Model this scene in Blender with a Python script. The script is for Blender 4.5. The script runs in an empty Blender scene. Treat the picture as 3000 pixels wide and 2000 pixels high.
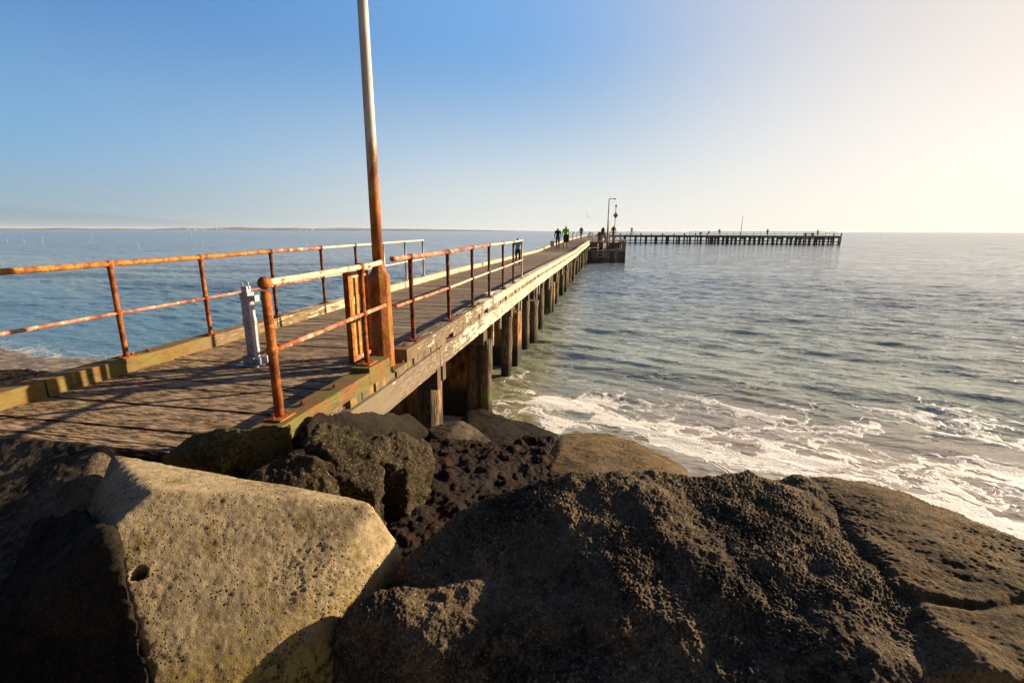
import bpy, bmesh, math, random
import numpy as np
from mathutils import Vector, Matrix
random.seed(7)
R = math.radians
CAMZ = 3.4
scene = bpy.context.scene
col = scene.collection

# ------------------------------------------------------------------ camera
F_PX, YAW, ROLL, HOR = 1390.0, R(10.8), R(0.17), 323.0
PITCH = math.atan(HOR / F_PX)
fw = Vector((-math.sin(YAW) * math.cos(PITCH), math.cos(YAW) * math.cos(PITCH), -math.sin(PITCH)))
rt0 = Vector((math.cos(YAW), math.sin(YAW), 0)); up0 = rt0.cross(fw)
rt = rt0 * math.cos(ROLL) + up0 * math.sin(ROLL); up = up0 * math.cos(ROLL) - rt0 * math.sin(ROLL)
cam_d = bpy.data.cameras.new("camera"); cam = bpy.data.objects.new("camera", cam_d); col.objects.link(cam)
m = Matrix((rt, up, -fw)).transposed().to_4x4(); m.translation = Vector((0, 0, CAMZ)); cam.matrix_world = m
cam_d.sensor_width = 36; cam_d.lens = F_PX / 3000 * 36; cam_d.clip_start = 0.05; cam_d.clip_end = 60000
scene.camera = cam

def ray(px, py):
    return fw * F_PX + rt * (px - 1500) + up * (1000 - py)
def at(px, py, d):           # world point where a sight line falls d metres below eye height
    r = ray(px, py); return r * (-d / r.z) + Vector((0, 0, CAMZ))
def atx(px, py, x):          # ... where it meets the vertical plane at x
    r = ray(px, py); return r * (x / r.x) + Vector((0, 0, CAMZ))
def atD(px, py, D):          # ... at horizontal distance D
    r = ray(px, py); return r * (D / math.hypot(r.x, r.y)) + Vector((0, 0, CAMZ))
def atplane(px, py, P, n):
    r = ray(px, py); o = Vector((0, 0, CAMZ)); return o + r * ((P - o).dot(n) / r.dot(n))

# ------------------------------------------------------------------ numpy noise
def _h(ix, iy, iz, s=0):
    n = (ix * 73856093) ^ (iy * 19349663) ^ (iz * 83492791) ^ (s * 2654435)
    n = (n ^ (n >> 13)) * 1274126177 & 0x7fffffff
    n = (n ^ (n >> 16)) * 668265263 & 0x7fffffff
    return (n & 0xffff) / 65535.0
def vnoise(P, s=0):
    i = np.floor(P).astype(np.int64); f = P - i; f = f * f * (3 - 2 * f); r = 0
    for dx in (0, 1):
        for dy in (0, 1):
            for dz in (0, 1):
                w = (f[:, 0] if dx else 1 - f[:, 0]) * (f[:, 1] if dy else 1 - f[:, 1]) * (f[:, 2] if dz else 1 - f[:, 2])
                r = r + w * _h(i[:, 0] + dx, i[:, 1] + dy, i[:, 2] + dz, s)
    return r * 2 - 1
def fbm(P, o=4, s=0):
    r = 0; a = 1.0; t = 0
    for k in range(o):
        r = r + a * vnoise(P * 2 ** k + k * 17.3, s + k); t += a; a *= .5
    return r / t
def worley(P, s=0):
    i = np.floor(P).astype(np.int64); best = np.full(len(P), 9.0)
    for dx in (-1, 0, 1):
        for dy in (-1, 0, 1):
            for dz in (-1, 0, 1):
                c = i + np.array([dx, dy, dz])
                q = np.stack([c[:, k] + _h(c[:, 0], c[:, 1], c[:, 2], s + 11 + k) for k in range(3)], 1)
                best = np.minimum(best, ((q - P) ** 2).sum(1))
    return np.sqrt(best)
def sst(a, b, x):
    t = np.clip((x - a) / (b - a), 0, 1); return t * t * (3 - 2 * t)

# ------------------------------------------------------------------ node materials
class NT:
    def __init__(s, name):
        s.m = bpy.data.materials.new(name); s.m.use_nodes = True; s.t = s.m.node_tree; s.t.nodes.clear()
        s.out = s.n('ShaderNodeOutputMaterial'); s.b = s.n('ShaderNodeBsdfPrincipled')
        s.t.links.new(s.b.outputs[0], s.out.inputs[0])
    def n(s, ty, **k):
        n = s.t.nodes.new(ty)
        for a, v in k.items(): setattr(n, a, v)
        return n
    def put(s, sock, v):
        if v is None: return
        if isinstance(v, bpy.types.NodeSocket): s.t.links.new(v, sock)
        elif isinstance(v, (tuple, list)) and sock.type == 'RGBA': sock.default_value = (*v[:3], 1)
        else: sock.default_value = v
    def pos(s, obj=False):
        if obj: return s.n('ShaderNodeTexCoord').outputs['Object']
        return s.n('ShaderNodeNewGeometry').outputs['Position']
    def mapp(s, v, scale=(1, 1, 1), rot=(0, 0, 0), loc=(0, 0, 0)):
        n = s.n('ShaderNodeMapping'); s.put(n.inputs[0], v)
        n.inputs['Scale'].default_value = scale; n.inputs['Rotation'].default_value = rot; n.inputs['Location'].default_value = loc
        return n.outputs[0]
    def noise(s, v, scale, det=4, rough=.6, dist=0, out=0):
        n = s.n('ShaderNodeTexNoise'); s.put(n.inputs['Vector'], v); n.inputs['Scale'].default_value = scale
        n.inputs['Detail'].default_value = det; n.inputs['Roughness'].default_value = rough; n.inputs['Distortion'].default_value = dist
        return n.outputs[out]
    def vor(s, v, scale, feature='F1', out='Distance'):
        n = s.n('ShaderNodeTexVoronoi', feature=feature); s.put(n.inputs['Vector'], v); n.inputs['Scale'].default_value = scale
        return n.outputs[out]
    def ramp(s, f, pts):
        n = s.n('ShaderNodeValToRGB'); s.put(n.inputs[0], f); e = n.color_ramp.elements
        while len(e) < len(pts): e.new(.5)
        for k, (p, c) in enumerate(pts):
            e[k].position = p; e[k].color = (*c, 1) if isinstance(c, (tuple, list)) else (c, c, c, 1)
        return n.outputs[0]
    def rng(s, v, a, b, c=0., d=1., smooth=True):
        n = s.n('ShaderNodeMapRange'); s.put(n.inputs[0], v)
        n.interpolation_type = 'SMOOTHSTEP' if smooth else 'LINEAR'
        for k, x in enumerate((a, b, c, d)): s.put(n.inputs[k + 1], x)
        return n.outputs[0]
    def mix(s, f, a, b, mode='MIX'):
        n = s.n('ShaderNodeMix', data_type='RGBA', blend_type=mode)
        s.put(n.inputs[0], f); s.put(n.inputs[6], a); s.put(n.inputs[7], b); return n.outputs[2]
    def math(s, op, a, b=None, c=None, clamp=False):
        n = s.n('ShaderNodeMath', operation=op); n.use_clamp = clamp
        s.put(n.inputs[0], a); s.put(n.inputs[1], b)
        if c is not None: s.put(n.inputs[2], c)
        return n.outputs[0]
    def xyz(s, v):
        n = s.n('ShaderNodeSeparateXYZ'); s.put(n.inputs[0], v); return n.outputs
    def bump(s, h, strength=.5, dist=.01, prev=None):
        n = s.n('ShaderNodeBump'); s.put(n.inputs['Height'], h); n.inputs['Strength'].default_value = strength
        n.inputs['Distance'].default_value = dist
        if prev is not None: s.put(n.inputs['Normal'], prev)
        return n.outputs[0]
    def fin(s, color=None, rough=None, normal=None, spec=None, metal=None):
        s.put(s.b.inputs['Base Color'], color); s.put(s.b.inputs['Roughness'], rough); s.put(s.b.inputs['Normal'], normal)
        s.put(s.b.inputs['Specular IOR Level'], spec); s.put(s.b.inputs['Metallic'], metal)
        return s.m

M = {}
def rust(name, c_hi, c_lo, paint=(.75, .6, .42), pt=2.0, scale=1.0, pink=None):
    """rusted steel; pt = how rare surviving paint is (0 all painted .. 1 none)"""
    t = NT(name); p = t.pos()
    n1 = t.noise(p, 9 * scale, 5, .7); n2 = t.noise(p, 60 * scale, 5, .75); n3 = t.noise(p, 3.1 * scale, 3, .6)
    c = t.mix(t.rng(n1, .38, .62), c_lo, c_hi)
    c = t.mix(t.rng(n2, .5, .7), c, tuple(x * .35 for x in c_lo))
    c = t.mix(t.rng(t.noise(p, 26, 4), .58, .7, 0, .7), c, (.55, .30, .10))
    if pink: c = t.mix(t.rng(n3, .45, .62, 0, .8), c, pink)
    if pt < 1:
        nn = t.math('ADD', t.math('MULTIPLY', n1, .7), t.math('MULTIPLY', n2, .3))
        c = t.mix(t.rng(nn, pt - .04, pt + .04), c, paint)
    h = t.math('ADD', t.math('MULTIPLY', n2, .7), n1)
    M[name] = t.fin(c, .85, t.bump(h, .9, .006), .2)
    return M[name]
rust('rust_orange', (.42, .13, .025), (.16, .045, .015))
rust('rust_gold', (.45, .20, .035), (.20, .07, .018))
rust('rust_dark', (.20, .055, .022), (.055, .02, .012))
rust('rust_pink', (.36, .12, .05), (.17, .05, .02), (.70, .45, .22), .56, 1.0, (.55, .20, .13))
rust('rust_cream', (.34, .12, .03), (.17, .05, .015), (.58, .46, .31), .44)
rust('paint_cream', (.42, .24, .11), (.3, .14, .06), (.52, .44, .32), .40)
rust('slat_yellow', (.52, .25, .055), (.36, .13, .025), pt=2)
def pole_mat():
    t = NT('pole_steel'); p = t.pos(); s = t.xyz(p)
    n1 = t.noise(t.mapp(p, (1, 1, .25)), 14, 5, .7); n2 = t.noise(p, 70, 4, .8)
    c = t.mix(t.rng(n1, .38, .62), (.20, .055, .014), (.48, .17, .025))
    c = t.mix(t.rng(n2, .5, .66, 0, .85), c, (.035, .02, .012))
    c = t.mix(t.rng(t.noise(p, 5, 3), .5, .62, 0, .5), c, (.30, .24, .03))
    up_ = t.rng(t.math('ADD', s[2], t.math('MULTIPLY', t.math('SUBTRACT', n1, .5), 1.6)), 3.7, 4.5)
    grey = t.mix(t.rng(n1, .42, .6), (.42, .35, .27), (.50, .46, .42))
    c = t.mix(up_, c, grey)
    M['pole_steel'] = t.fin(c, t.mix(up_, (.85, .85, .85), (.55, .55, .55)), t.bump(n2, .7, .005), .3)
pole_mat()
def base_mat():
    t = NT('pole_base_steel'); p = t.pos(); s = t.xyz(p)
    n1 = t.noise(t.mapp(p, (1, 1, .35)), 16, 5, .7); n2 = t.noise(p, 90, 4, .8); n3 = t.noise(t.mapp(p, (1, 1, .3)), 9, 3)
    c = t.mix(t.rng(n1, .38, .62), (.24, .07, .016), (.52, .18, .03))
    c = t.mix(t.rng(n3, .50, .62, 0, .6), c, (.34, .24, .03))
    c = t.mix(t.rng(t.noise(p, 4.3, 3), .48, .62, 0, .6), c, (.52, .16, .10))
    c = t.mix(t.rng(n2, .49, .60, 0, .85), c, (.04, .022, .014))
    M['pole_base_steel'] = t.fin(c, .9, t.bump(n2, .9, .008), .2)
base_mat()

def timber(name, dark, light, paint=None, algae=None, ylo=4.2, yhi=5.2, axis='y', peel=.5, orange=None):
    t = NT(name); p = t.pos(); s = t.xyz(p)
    sc = (1, .09, 1) if axis == 'y' else ((.09, 1, 1) if axis == 'x' else (1, 1, .09))
    g = t.noise(t.mapp(p, sc), 70, 5, .7); g2 = t.noise(t.mapp(p, sc), 30, 5, .7); b = t.noise(p, 3.2, 4, .6)
    c = t.mix(t.rng(g, .35, .65), dark, light)
    hgt = g
    if paint:
        nn = t.math('ADD', t.math('MULTIPLY', g2, .4), t.math('ADD', t.math('MULTIPLY', b, .35), t.math('MULTIPLY', g, .25)))
        yy = t.rng(s[1], ylo, yhi + 4.5, .17, 0.)           # more peeled close to the landward end
        k = t.rng(t.math('SUBTRACT', nn, yy), peel - .015, peel + .015)
        k = t.math('MULTIPLY', k, t.rng(g, .36, .44, .25, 1))
        pc = t.mix(t.rng(t.noise(p, 1.4, 3), .4, .65), paint, tuple(x * .8 for x in paint))
        pc = t.mix(t.rng(t.noise(t.mapp(p, (1, .5, .12)), 6, 3), .60, .72, 0, .75), pc, (.50, .27, .08))
        c = t.mix(k, c, pc); hgt = t.math('ADD', g, k)
    if algae:
        a = t.rng(t.math('ADD', s[1], t.math('MULTIPLY', t.math('SUBTRACT', b, .5), 1.2)), ylo, yhi, 1, 0)
        ac = t.mix(t.rng(t.noise(p, 7, 4), .4, .62), algae, orange or (.36, .22, .05))
        ac = t.mix(t.rng(g, .50, .62, 0, .8), ac, dark); ac = t.mix(t.rng(b, .56, .66, 0, .6), ac, dark)
        c = t.mix(a, c, ac)
    M[name] = t.fin(c, .85, t.bump(hgt, .8, .006), .15)
timber('kerb_timber_mat', (.08, .06, .04), (.22, .16, .10), (.60, .50, .36), (.13, .125, .035), 4.0, 5.4, peel=.44, orange=(.20, .09, .03))
timber('kerb_left_mat', (.10, .07, .04), (.26, .18, .10), (.58, .46, .31), (.17, .135, .038), 4.0, 5.2, peel=.42, orange=(.18, .09, .025))
timber('fascia_timber_mat', (.09, .07, .05), (.24, .18, .13), (.60, .50, .37), (.17, .14, .09), 2.6, 5.2, peel=.45, orange=(.20, .17, .09))
timber('spacer_timber_mat', (.05, .04, .03), (.25, .18, .11), (.42, .30, .18), (.11, .10, .05), 3.0, 5.5, axis='z', peel=.50)
timber('beam_timber_mat', (.05, .04, .03), (.17, .12, .08), axis='x')
timber('far_timber_mat', (.06, .045, .035), (.20, .145, .10), axis='x')
timber('far_deck_mat', (.17, .14, .11), (.34, .28, .21), axis='x')
def pile_mat():
    t = NT('pile_timber'); p = t.pos(); s = t.xyz(p)
    g = t.noise(t.mapp(p, (1, 1, .08)), 55, 5, .75); b = t.noise(p, 6, 3)
    c = t.mix(t.rng(g, .38, .62), (.022, .017, .012), (.21, .15, .09))
    wet = t.rng(t.math('ADD', s[2], t.math('MULTIPLY', b, .5)), .35, .9, 1, 0)
    c = t.mix(wet, c, (.035, .03, .018))
    gr = t.math('MULTIPLY', t.rng(t.math('ADD', s[2], t.math('MULTIPLY', b, .5)), .5, 1.0, 1, 0), t.rng(t.noise(p, 2.3, 2), .57, .63))
    c = t.mix(gr, c, (.12, .20, .02))
    M['pile_timber'] = t.fin(c, .85, t.bump(g, 1, .03), .2)
pile_mat()
def stain_concrete():
    t = NT('stained_concrete'); p = t.pos(); s = t.xyz(p)
    b = t.noise(t.mapp(p, (1, 1, .5)), 5, 5, .7); g = t.noise(p, 45, 4)
    c = t.mix(t.rng(b, .36, .64), (.06, .03, .012), (.38, .20, .07)); c = t.mix(t.rng(g, .5, .7, 0, .6), c, (.08, .05, .02))
    c = t.mix(t.rng(s[2], .35, .75, 1, 0), c, (.03, .028, .018))
    M['stained_concrete'] = t.fin(c, .9, t.bump(g, .6, .015), .2)
stain_concrete()
def deck_mat():
    t = NT('deck_planks'); p = t.pos(); s = t.xyz(p)
    g = t.noise(t.mapp(p, (.12, 1, 1)), 60, 6, .75); b = t.noise(t.mapp(p, (.35, 1, 1)), 5.5, 5, .65)
    isl = t.n('ShaderNodeNewGeometry').outputs['Random Per Island']
    near = t.rng(s[1], 4.3, 6.3, 1, 0)
    c = t.mix(t.rng(g, .33, .62), (.05, .036, .025), (.29, .22, .145))
    c = t.mix(t.rng(isl, 0, 1, 0, .45), c, (.19, .15, .11))
    c = t.mix(t.math('MULTIPLY', t.rng(isl, .93, .95), .6), c, (.34, .27, .19))
    bl = t.math('MULTIPLY', t.rng(b, .43, .50), near)
    c = t.mix(t.math('MULTIPLY', bl, .85), c, (.028, .015, .009))
    c = t.mix(t.math('MULTIPLY', near, t.rng(g, .49, .58, 0, .85)), c, (.50, .34, .18))
    M['deck_planks'] = t.fin(c, .8, t.bump(t.math('ADD', g, t.math('MULTIPLY', b, .5)), 1, .012), .2)
deck_mat()
def simple(name, c, rough=.7, metal=0., var=.25, scale=30, bd=.003):
    t = NT(name); p = t.pos(True); n = t.noise(p, scale, 4, .7)
    cc = t.mix(t.rng(n, .35, .65), tuple(x * (1 - var) for x in c), c)
    M[name] = t.fin(cc, rough, t.bump(n, .4, bd), .3, metal); return M[name]
def galv():
    t = NT('galvanised'); p = t.pos(); n = t.noise(p, 60, 5, .75); st = t.noise(t.mapp(p, (1, 1, .12)), 38, 4, .7); b = t.noise(p, 12, 4)
    c = t.mix(t.rng(n, .38, .62), (.22, .22, .25), (.46, .46, .50)); c = t.mix(t.rng(st, .54, .68, 0, .7), c, (.13, .10, .09)); c = t.mix(t.rng(b, .60, .68, 0, .7), c, (.30, .15, .06))
    M['galvanised'] = t.fin(c, .5, t.bump(n, .5, .003), .3, .25)
galv()
simple('white_paint', (.74, .70, .64), .6)
simple('dark_steel', (.10, .09, .085), .6, .3)
simple('grey_steel', (.30, .26, .22), .6, .2)
simple('lamp_grey', (.22, .22, .22), .5, .2)
simple('skin', (.42, .24, .16), .6); simple('cloth_dark', (.028, .03, .036), .9); simple('cloth_grey', (.09, .08, .075), .9)
simple('cloth_teal', (.20, .42, .42), .9); simple('cloth_lime', (.30, .75, .03), .8); simple('cloth_tan', (.30, .22, .15), .9)
simple('hair_grey', (.30, .27, .25), .9); simple('hair_dark', (.04, .03, .025), .9); simple('bag_cloth', (.55, .5, .46), .9)
simple('gull_white', (.55, .55, .55), .8); simple('buoy_white', (.5, .48, .45), .5); simple('buoy_yellow', (.75, .45, .10), .5)
simple('solar_lilac', (.35, .33, .55), .35); simple('sign_face', (.42, .33, .26), .6); simple('house_white', (.75, .72, .68), .8)
simple('bin_green', (.10, .13, .09), .7); simple('plastic_blue', (.10, .16, .35), .5)

def rock_mat(name, lo, hi, lichen=None, lf=.0, pit=.5, pscale=55, rough=.95, tint=None, tf=.5, spec=.15, bd=.012, grime=None, speck=None, sk=.57):
    t = NT(name); p = t.pos()
    a = t.noise(p, 2.3, 5, .62); b = t.noise(p, 22, 6, .72); f = t.noise(p, 150, 4, .75)
    c = t.mix(t.rng(a, .36, .64), lo, hi)
    c = t.mix(t.rng(b, .42, .66, 0, .55), c, tuple(min(1, x * 1.45) for x in hi))
    c = t.mix(t.rng(f, .55, .72, 0, .45), c, tuple(x * .4 for x in lo))
    if tint: c = t.mix(t.rng(t.noise(p, 3.7, 4), tf, tf + .12), c, tint)
    if lichen: c = t.mix(t.rng(t.noise(p, 5.2, 5, .7), .60 - lf, .68 - lf, 0, .8), c, lichen)
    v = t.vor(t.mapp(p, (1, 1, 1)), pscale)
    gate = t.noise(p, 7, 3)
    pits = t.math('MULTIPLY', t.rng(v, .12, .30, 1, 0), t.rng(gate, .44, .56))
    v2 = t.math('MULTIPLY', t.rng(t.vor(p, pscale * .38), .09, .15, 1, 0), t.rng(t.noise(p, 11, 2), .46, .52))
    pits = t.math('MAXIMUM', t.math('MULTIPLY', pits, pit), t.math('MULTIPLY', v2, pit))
    if grime:
        s = t.xyz(p)
        gz = t.rng(t.math('ADD', s[2], t.math('MULTIPLY', t.math('SUBTRACT', b, .5), .5)), grime[0], grime[1], 1, 0)
        c = t.mix(gz, c, t.mix(t.rng(b, .45, .6), grime[2], grime[3]))
    if speck:
        f2 = t.noise(p, 85, 5, .8); gg = t.rng(t.noise(p, 4.2, 4, .6), .40, .60, .35, 1)
        c = t.mix(t.math('MULTIPLY', t.rng(f2, sk, sk + .05), gg), c, speck)  # pale salt specks, also painting sunlit sparkle into the colour
        c = t.mix(t.rng(f2, .46, .40, 0, .7), c, tuple(x * .3 for x in lo))
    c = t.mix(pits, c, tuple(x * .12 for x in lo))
    h = t.math('SUBTRACT', t.math('ADD', t.math('MULTIPLY', b, .6), t.math('MULTIPLY', f, .35)), t.math('MULTIPLY', pits, 1.0))
    M[name] = t.fin(c, rough, t.bump(h, 1.0, bd), spec)
rock_mat('rock_pale', (.175, .132, .075), (.32, .245, .14), (.16, .12, .03), .03, 1.0, 72, grime=(1.80, 2.02, (.25, .18, .05), (.04, .028, .01)))
rock_mat('rock_basalt', (.015, .011, .007), (.14, .100, .058), (.07, .042, .012), .0, .5, 70, bd=.02, speck=(.44, .33, .20), sk=.575)
rock_mat('rock_brown', (.028, .018, .008), (.135, .092, .045), (.12, .068, .016), .06, .5, 60, bd=.016, speck=(.28, .20, .11), sk=.57)
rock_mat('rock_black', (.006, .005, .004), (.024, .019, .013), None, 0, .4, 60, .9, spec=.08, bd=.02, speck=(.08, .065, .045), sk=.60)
rock_mat('rock_olive', (.010, .009, .004), (.085, .07, .028), (.13, .13, .03), .05, .9, 45, bd=.02, speck=(.25, .21, .10), sk=.57)
rock_mat('rock_purple', (.005, .004, .003), (.022, .013, .009), (.065, .024, .011), .02, .4, 60, .8, (.032, .013, .007), .54, spec=.12, bd=.03, speck=(.24, .17, .12), sk=.605)
rock_mat('rock_mossy', (.006, .005, .003), (.050, .037, .020), (.065, .06, .010), .0, .6, 60, .85, spec=.12, bd=.03, speck=(.34, .26, .16), sk=.57)
rock_mat('rock_grey', (.014, .011, .008), (.10, .077, .05), None, 0, .6, 60, speck=(.20, .16, .11), sk=.59)

# ------------------------------------------------------------------ mesh builder
class MB:
    def __init__(s): s.v = []; s.f = []; s.sm = []; s.mi = []
    def add(s, vs, fs, smooth=False, mi=0):
        o = len(s.v); s.v += [tuple(v) for v in vs]
        for f in fs: s.f.append([o + k for k in f]); s.sm.append(smooth); s.mi.append(mi)
    def box(s, c, d, mat=None, mi=0):
        c = Vector(c); h = Vector(d) / 2
        vs = [Vector((x * h.x, y * h.y, z * h.z)) for z in (-1, 1) for y in (-1, 1) for x in (-1, 1)]
        if mat is not None: vs = [mat @ v for v in vs]
        s.add([c + v for v in vs], [(0, 2, 3, 1), (4, 5, 7, 6), (0, 1, 5, 4), (2, 6, 7, 3), (0, 4, 6, 2), (1, 3, 7, 5)], False, mi)
    def tube(s, pts, rs, n=10, cap=True, smooth=True, mi=0, jit=0):
        pts = [Vector(p) for p in pts]
        if not isinstance(rs, (list, tuple)): rs = [rs] * len(pts)
        rings = []
        for k, p in enumerate(pts):
            d = (pts[min(k + 1, len(pts) - 1)] - pts[max(k - 1, 0)]).normalized()
            a = d.orthogonal().normalized() if abs(d.z) < .9 else Vector((1, 0, 0)); a = (a - d * a.dot(d)).normalized(); b = d.cross(a)
            rings.append([p + (a * math.cos(2 * math.pi * q / n) + b * math.sin(2 * math.pi * q / n)) * (rs[k] * (1 + random.uniform(-jit, jit))) for q in range(n)])
        vs = [v for r in rings for v in r]; fs = []
        for k in range(len(pts) - 1):
            for q in range(n):
                fs.append((k * n + q, k * n + (q + 1) % n, (k + 1) * n + (q + 1) % n, (k + 1) * n + q))
        s.add(vs, fs, smooth, mi)
        if cap:
            s.add(rings[0], [tuple(range(n))[::-1]], False, mi); s.add(rings[-1], [tuple(range(n))], False, mi)
    def ball(s, c, r, n=10, m=7, sc=(1, 1, 1), mi=0):
        vs = []; fs = []; c = Vector(c)
        for i in range(m + 1):
            th = math.pi * i / m
            for q in range(n):
                ph = 2 * math.pi * q / n
                vs.append(c + Vector((r * sc[0] * math.sin(th) * math.cos(ph), r * sc[1] * math.sin(th) * math.sin(ph), r * sc[2] * math.cos(th))))
        for i in range(m):
            for q in range(n): fs.append((i * n + q, (i + 1) * n + q, (i + 1) * n + (q + 1) % n, i * n + (q + 1) % n))
        s.add(vs, fs, True, mi)
    def beam(s, pts, w, h, jit=0.0, mi=0, side=None):
        """rectangular timber along pts (top-centre line); w across, h down"""
        pts = [Vector(p) for p in pts]; vs = []
        for k, p in enumerate(pts):
            d = (pts[min(k + 1, len(pts) - 1)] - pts[max(k - 1, 0)]); d.z = 0; d.normalize()
            a = Vector((d.y, -d.x, 0))
            for (u, w_) in ((-1, 0), (1, 0), (1, -1), (-1, -1)):
                j = Vector((random.uniform(-jit, jit), 0, random.uniform(-jit, jit)))
                vs.append(p + a * (u * w / 2) + Vector((0, 0, w_ * h)) + j)
        fs = [(0, 1, 2, 3), tuple(len(vs) - 4 + q for q in (3, 2, 1, 0))]
        for k in range(len(pts) - 1):
            for q in range(4): fs.append((k * 4 + q, (k + 1) * 4 + q, (k + 1) * 4 + (q + 1) % 4, k * 4 + (q + 1) % 4))
        s.add(vs, fs, False, mi)
    def mesh(s, name, mats):
        me = bpy.data.meshes.new(name); me.from_pydata(s.v, [], s.f)
        me.polygons.foreach_set('use_smooth', s.sm); me.polygons.foreach_set('material_index', s.mi)
        for mm in (mats if isinstance(mats, list) else [mats]): me.materials.append(M[mm])
        bm = bmesh.new(); bm.from_mesh(me); bmesh.ops.remove_doubles(bm, verts=bm.verts, dist=1e-6)
        bmesh.ops.recalc_face_normals(bm, faces=bm.faces); bm.to_mesh(me); bm.free(); me.update(); return me
    def obj(s, name, mats, parent=None, bevel=0, **tags):
        o = bpy.data.objects.new(name, s.mesh(name, mats)); col.objects.link(o)
        if bevel:
            b = o.modifiers.new('bevel', 'BEVEL'); b.width = bevel; b.segments = 2; b.limit_method = 'ANGLE'; b.angle_limit = R(40)
        if parent:
            o.parent = parent; o.matrix_parent_inverse = Matrix.Translation(-parent.location) if parent.rotation_euler.z == 0 else parent.matrix_basis.inverted()
        tag(o, **tags); return o
def tag(o, label=None, cat=None, group=None, kind=None):
    if label: o['label'] = label
    if cat: o['category'] = cat
    if group: o['group'] = group
    if kind: o['kind'] = kind
    return o
def thing(name, label, cat, loc=(0, 0, 0), group=None):
    o = bpy.data.objects.new(name, None); col.objects.link(o); o.location = loc; o.empty_display_size = .1
    return tag(o, label, cat, group)
def copy_tree(o, loc, rz=0, label=None):
    c = o.copy(); col.objects.link(c); c.location = loc; c.rotation_euler = (0, 0, rz)
    if label: c['label'] = label
    for ch in list(o.children):
        d = ch.copy(); col.objects.link(d); d.parent = c; d.matrix_parent_inverse = ch.matrix_parent_inverse.copy()
        for g in list(ch.children):
            e = g.copy(); col.objects.link(e); e.parent = d; e.matrix_parent_inverse = g.matrix_parent_inverse.copy()
    return c

# ------------------------------------------------------------------ pier profile
def interp(y, pts):
    if y <= pts[0][0]: return pts[0][1]
    for (a, u), (b, v) in zip(pts, pts[1:]):
        if y <= b:
            t = (y - a) / (b - a); t = t * t * (3 - 2 * t) * .6 + t * .4; return u + (v - u) * t
    return pts[-1][1]
KP = [(0, 1.25), (15, 1.21), (23, 1.27), (35, 1.34), (44, 1.14), (54, 1.0), (70, .95), (200, .93)]
def kz(y): return CAMZ - interp(y, KP)              # kerb top
def dz(y): return kz(y) - .14                        # deck top
def lat(y): return interp(y, [(0, 0), (33, 0), (54, .36), (140, .9)])
XR = -2.13                                           # right kerb centre
def xl(y): return interp(y, [(0, -4.68), (7, -4.70), (10.8, -4.85), (60, -4.9), (140, -5.6)]) + lat(y)
def xr(y): return XR + lat(y)

jetty = thing('jetty', 'long timber jetty with pale kerbs running from the rocks out to sea', 'jetty', (-3.4, 2.4, 0))
YE = 142.0
# deck boards
mb = MB(); y = 2.42; k = 0
while y < YE:
    w = .205 if y < 30 else .82
    a = xl(y) - .02; b = xr(y) + .03
    z = dz(y) + random.uniform(-.004, .004); tl = random.uniform(-.003, .003)
    if w > .3: z = dz(y + w / 2)
    g = random.choice([.013, .016, .024]) if w < .3 else .0
    n = 1; th = .07
    sk = random.uniform(-.004, .004)
    e1, e2 = random.uniform(-.03, .02), random.uniform(-.004, .004)
    vs = [(a + e1, y + sk, z - th), (b + e2, y - sk, z - th), (a + e1, y + w - g + sk, z - th), (b + e2, y + w - g - sk, z - th),
          (a + e1, y + sk, z), (b + e2, y - sk, z + tl), (a + e1, y + w - g + sk, z), (b + e2, y + w - g - sk, z + tl)]
    mb.add(vs, [(0, 2, 3, 1), (4, 5, 7, 6), (0, 1, 5, 4), (2, 6, 7, 3), (0, 4, 6, 2), (1, 3, 7, 5)])
    y += w; k += 1
mb.obj('deck', 'deck_planks', jetty)
def run(y0, y1, step, fx, fz): 
    n = max(1, int(round((y1 - y0) / step))); return [(fx(y0 + (y1 - y0) * i / n), y0 + (y1 - y0) * i / n, fz(y0 + (y1 - y0) * i / n)) for i in range(n + 1)]
# right kerb timbers (each one a part)
segs = [(2.30, 3.80, 0, 0), (3.62, 4.22, .004, .045)]
mb = MB(); mb.beam(run(2.52, 3.80, .1, xr, lambda y: kz(y) - .012), .19, .128, .002); mb.obj('kerb_timber', 'kerb_timber_mat', jetty, .006)
mb = MB(); mb.beam(run(3.80, 4.22, .1, xr, lambda y: kz(y) + .03), .19, .168, .002); mb.obj('kerb_timber', 'kerb_timber_mat', jetty, .006)
ys = [4.62, 8.75, 13.3, 18.0, 22.6, 27.4, 32.0, 36.5, 41.2, 45.8, 50.4, 54.3]
for a, b in zip(ys, ys[1:]):
    mb = MB(); mb.beam(run(a + .006, b - .006, .25, xr, lambda y: kz(y) + random.uniform(-.003, .003)), .20, .142, .003)
    mb.obj('kerb_timber', 'kerb_timber_mat', jetty, .006)
ys = [1.1, 3.02, 6.0, 9.9, 14.4, 19, 23.6, 28, 33, 38, 43, 48, 53, 58, 66, 75, 84, 94, 105, 117, 130, 141]
for i, (a, b) in enumerate(zip(ys, ys[1:])):
    mb = MB(); mb.beam(run(a + .006, b - .006, .25 if a < 40 else 2, xl, lambda y: kz(y) + random.uniform(-.003, .003)), .19, .15, .003 if a < 40 else 0)
    mb.obj('kerb_timber', 'kerb_left_mat', jetty, .006)
ys = [57.0, 66, 75, 84, 94, 105, 117, 130]
for a, b in zip(ys, ys[1:]):
    mb = MB(); mb.beam(run(a + .006, b - .006, 2, lambda y: xr(y) + 1.5, kz), .19, .15); mb.obj('kerb_timber', 'kerb_left_mat', jetty)
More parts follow.
